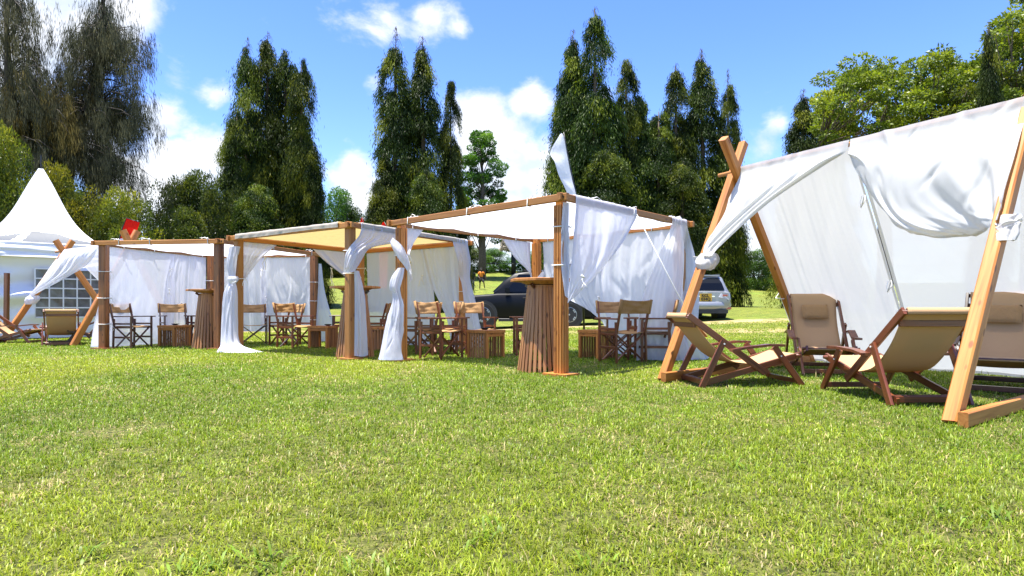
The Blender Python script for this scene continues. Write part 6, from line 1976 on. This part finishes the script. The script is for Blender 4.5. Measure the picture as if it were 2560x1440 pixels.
thm = leaf_mesh('thatch', pp, aa, g.uniform(.22, .45, n), g.uniform(.05, .09, n), ramp(g.random(n), (.20, .17, .13), (.34, .30, .24), (.50, .45, .38)), M_THATCH, .03, 92)
link('thatch', thm, None, th)
core = MB(); core.lathe([(0, zr + .10), (1.1, zr + .02), (.86, zr + (zt_ - zr) * .55), (.5, zt_ - .02), (0, zt_ + .02)], 20); core.build('thatch_core', simple('old straw', (.18, .15, .11), .9, bump=.8, bscale=20), th, smooth=True)

# ------------------------------------------------------------------ overhead line
ca = P(1000, 652, 62.0); cb_ = P(2700, 656, 62.0)
pw = thing('overhead_line', 'thin dark overhead wire far beyond the bank', 'wire', ca)
m = MB(); m.tube([(ca.lerp(cb_, t_) - ca) - Vector((0, 0, 1.2 * 4 * t_ * (1 - t_) * .4)) for t_ in np.linspace(0, 1, 30)], .018, 4); m.build('cable', M_BLACK, pw)

# ------------------------------------------------------------------ windscreen of a car beyond the brow
Yw = 60.0; xw = (778 - 1280) / FPX * Yw
wc, _ = car('pale car beyond the brow, mostly hidden behind the brown post of the first pavilion', (xw, Yw + 1, EYE + (HOR - 690) / FPX * Yw - 1.15), R(-20), simple('pale car paint', (.55, .57, .60), .35, coat=.5), 4.2, 1.75, 1.5, 2.5, .32)

# ------------------------------------------------------------------ people
def skin_body(name, joints, edges, radii, mat, parent, M=None, sub=1):
    me = bpy.data.meshes.new(name); me.from_pydata([tuple(j) for j in joints], edges, [])
    o = bpy.data.objects.new(name, me); COL.objects.link(o)
    o.modifiers.new('skin', 'SKIN'); sm = o.modifiers.new('sub', 'SUBSURF'); sm.levels = sub; sm.render_levels = sub
    sv = me.skin_vertices[0].data
    for i, r in enumerate(radii):
        sv[i].radius = (r, r) if not isinstance(r, tuple) else r
    sv[0].use_root = True
    me.materials.append(mat)
    dg = bpy.context.evaluated_depsgraph_get()
    ev = bpy.data.meshes.new_from_object(o.evaluated_get(dg))
    bpy.data.objects.remove(o); bpy.data.meshes.remove(me)
    ev.polygons.foreach_set('use_smooth', np.ones(len(ev.polygons), bool))
    return link(name, ev, None, parent, M)
M_SKIN = simple('dark skin', (.055, .026, .015), .5)
M_ORANGE = simple('orange shirt', (.75, .22, .012), .8)
M_SHORT = simple('black shorts', (.012, .010, .012), .85)
M_NAVY = simple('navy top', (.014, .017, .032), .85)
M_GREY = simple('grey trousers', (.16, .17, .19), .85)
M_HAIR = simple('black hair', (.006, .005, .005), .7)
M_EYE = simple('eye white', (.7, .7, .68), .4)

def person(label, u, Y, yaw, top, bottom, shorts, pose, s=1.0):
    x = (u - 1280) / FPX * Y
    t = thing('person', label, 'person', (x, Y, gz(x, Y)), yaw)
    # faces -Y in its own space
    hip = Vector((0, 0, .93)); chest = Vector((0, .01, 1.28)); neck = Vector((0, .0, 1.47)); head = Vector((0, -.02, 1.62))
    J = [hip, Vector((0, .01, 1.10)), chest, Vector((0, .0, 1.42)), neck, Vector((0, -.015, 1.56)), Vector((0, -.02, 1.66)), Vector((0, -.01, 1.72))]
    E = [(0, 1), (1, 2), (2, 3), (3, 4), (4, 5), (5, 6), (6, 7)]
    Rr = [(.15, .11), (.13, .10), (.16, .11), (.10, .08), .055, (.075, .085), (.078, .095), .055]
    legs = pose['legs']; arms = pose['arms']
    for sd, (knee, foot) in legs.items():
        k = len(J); J += [Vector((sd * .095, 0, .86)), Vector(knee), Vector(foot), Vector(foot) + Vector((0, -.13, -.045))]
        E += [(0, k), (k, k + 1), (k + 1, k + 2), (k + 2, k + 3)]; Rr += [.088, .058, .042, .036]
    for sd, (el, ha) in arms.items():
        k = len(J); d_ = (Vector(ha) - Vector(el)).normalized()
        J += [Vector((sd * .185, .0, 1.40)), Vector(el), Vector(ha), Vector(ha) + d_ * .09]
        E += [(3, k), (k, k + 1), (k + 1, k + 2), (k + 2, k + 3)]; Rr += [.058, .043, .030, .026]
    skin_body('body', J, E, Rr, M_SKIN, t)
    # clothes: shells round the same joints
    Js = [Vector((0, .0, .98)), Vector((0, .01, 1.12)), chest, Vector((0, 0, 1.41))]; Es = [(0, 1), (1, 2), (2, 3)]; Rs = [(.175, .135), (.16, .125), (.185, .13), (.10, .085)]
    for sd, (el, ha) in arms.items():
        k = len(Js); sh = Vector((sd * .185, 0, 1.40)); Js += [sh, sh.lerp(Vector(el), .72)]; Es += [(3, k), (k, k + 1)]; Rs += [.075, .070]
    skin_body('shirt', Js, Es, Rs, top, t)
    Js = [Vector((0, 0, .95)), Vector((0, 0, .88))]; Es = [(0, 1)]; Rs = [(.175, .135), (.17, .13)]
    for sd, (knee, foot) in legs.items():
        k = len(Js); a = Vector((sd * .10, 0, .82)); Js += [a, a.lerp(Vector(knee), .9)]; Es += [(1, k), (k, k + 1)]; Rs += [.115, .10 if shorts else .085]
        if not shorts:
            Js.append(Vector(foot) + Vector((0, 0, .05))); Es.append((k + 1, k + 2)); Rs.append(.07)
    skin_body('shorts' if shorts else 'trousers', Js, Es, Rs, bottom, t)
    hm = MB(); hm.lathe([(0, .125), (.05, .115), (.085, .07), (.096, .01), (.088, -.04), (.07, -.06)], 16)
    link('hair', hm.mesh('hair', M_HAIR, smooth=True), None, t, Matrix.Translation((0, .012, 1.665)) @ Matrix.Diagonal((.92, 1.08, 1, 1)))
    fc = MB()
    fc.tube([(0, -.105, 1.655), (0, -.128, 1.615), (0, -.108, 1.61)], [.008, .016, .010], 6); fc.build('nose', M_SKIN, t, smooth=True)
    for sd in (-1, 1):
        m = MB(); m.lathe([(0, -.012), (.010, -.007), (.012, 0), (.010, .007), (0, .012)], 8); m.build('eye', M_EYE, t, Matrix.Translation((sd * .032, -.100, 1.665)))
        m = MB(); m.tube([(sd * .086, 0, 1.63), (sd * .095, .005, 1.65), (sd * .088, .01, 1.675)], [.012, .018, .010], 6); m.build('ear', M_SKIN, t, smooth=True)
        el, ha = arms[sd]; d_ = (Vector(ha) - Vector(el)).normalized()
        for f_ in range(4):     # fingers
            o_ = Vector((0, (f_ - 1.5) * .020, 0)); b0_ = Vector(ha) + d_ * .09 + o_
            fm = MB(); ln_ = (.060, .072, .068, .052)[f_]
            fm.tube([b0_, b0_ + d_ * ln_ * .55 + Vector((-sd * .006, 0, 0)), b0_ + d_ * ln_ * .95 + Vector((-sd * .022, 0, 0))], [.010, .009, .007], 5); fm.build('finger', M_SKIN, t, smooth=True)
        fm = MB(); b0_ = Vector(ha) + d_ * .035 + Vector((0, -.022, 0)); fm.tube([b0_, b0_ + Vector((0, -.025, 0)) + d_ * .03, b0_ + Vector((-sd * .01, -.03, 0)) + d_ * .06], [.012, .010, .008], 5); fm.build('thumb', M_SKIN, t, smooth=True)
    m = MB(); m.tube([(-.022, -.098, 1.582), (0, -.106, 1.580), (.022, -.098, 1.582)], .006, 5); m.build('mouth', simple('lips', (.08, .03, .025), .5), t)
    return t
person('person in an orange shirt and black shorts stepping on the bank behind the black car', 1203, 51.0, R(8), M_ORANGE, M_SHORT, True,
       dict(legs={-1: ((-.10, -.03, .50), (-.12, .02, .06)), 1: ((.20, -.22, .56), (.26, -.10, .17))}, arms={-1: ((-.26, -.02, 1.12), (-.16, -.20, .95)), 1: ((.30, .02, 1.13), (.38, -.06, .90))}))
person('person in a navy top and grey trousers, mostly hidden by the flaring curtain', 1181, 50.0, R(-15), M_NAVY, M_GREY, False,
       dict(legs={-1: ((-.10, -.02, .50), (-.11, .02, .06)), 1: ((.10, -.04, .50), (.11, .03, .06))}, arms={-1: ((-.25, .0, 1.12), (-.20, -.14, .92)), 1: ((.25, .02, 1.12), (.24, -.12, .90))}))
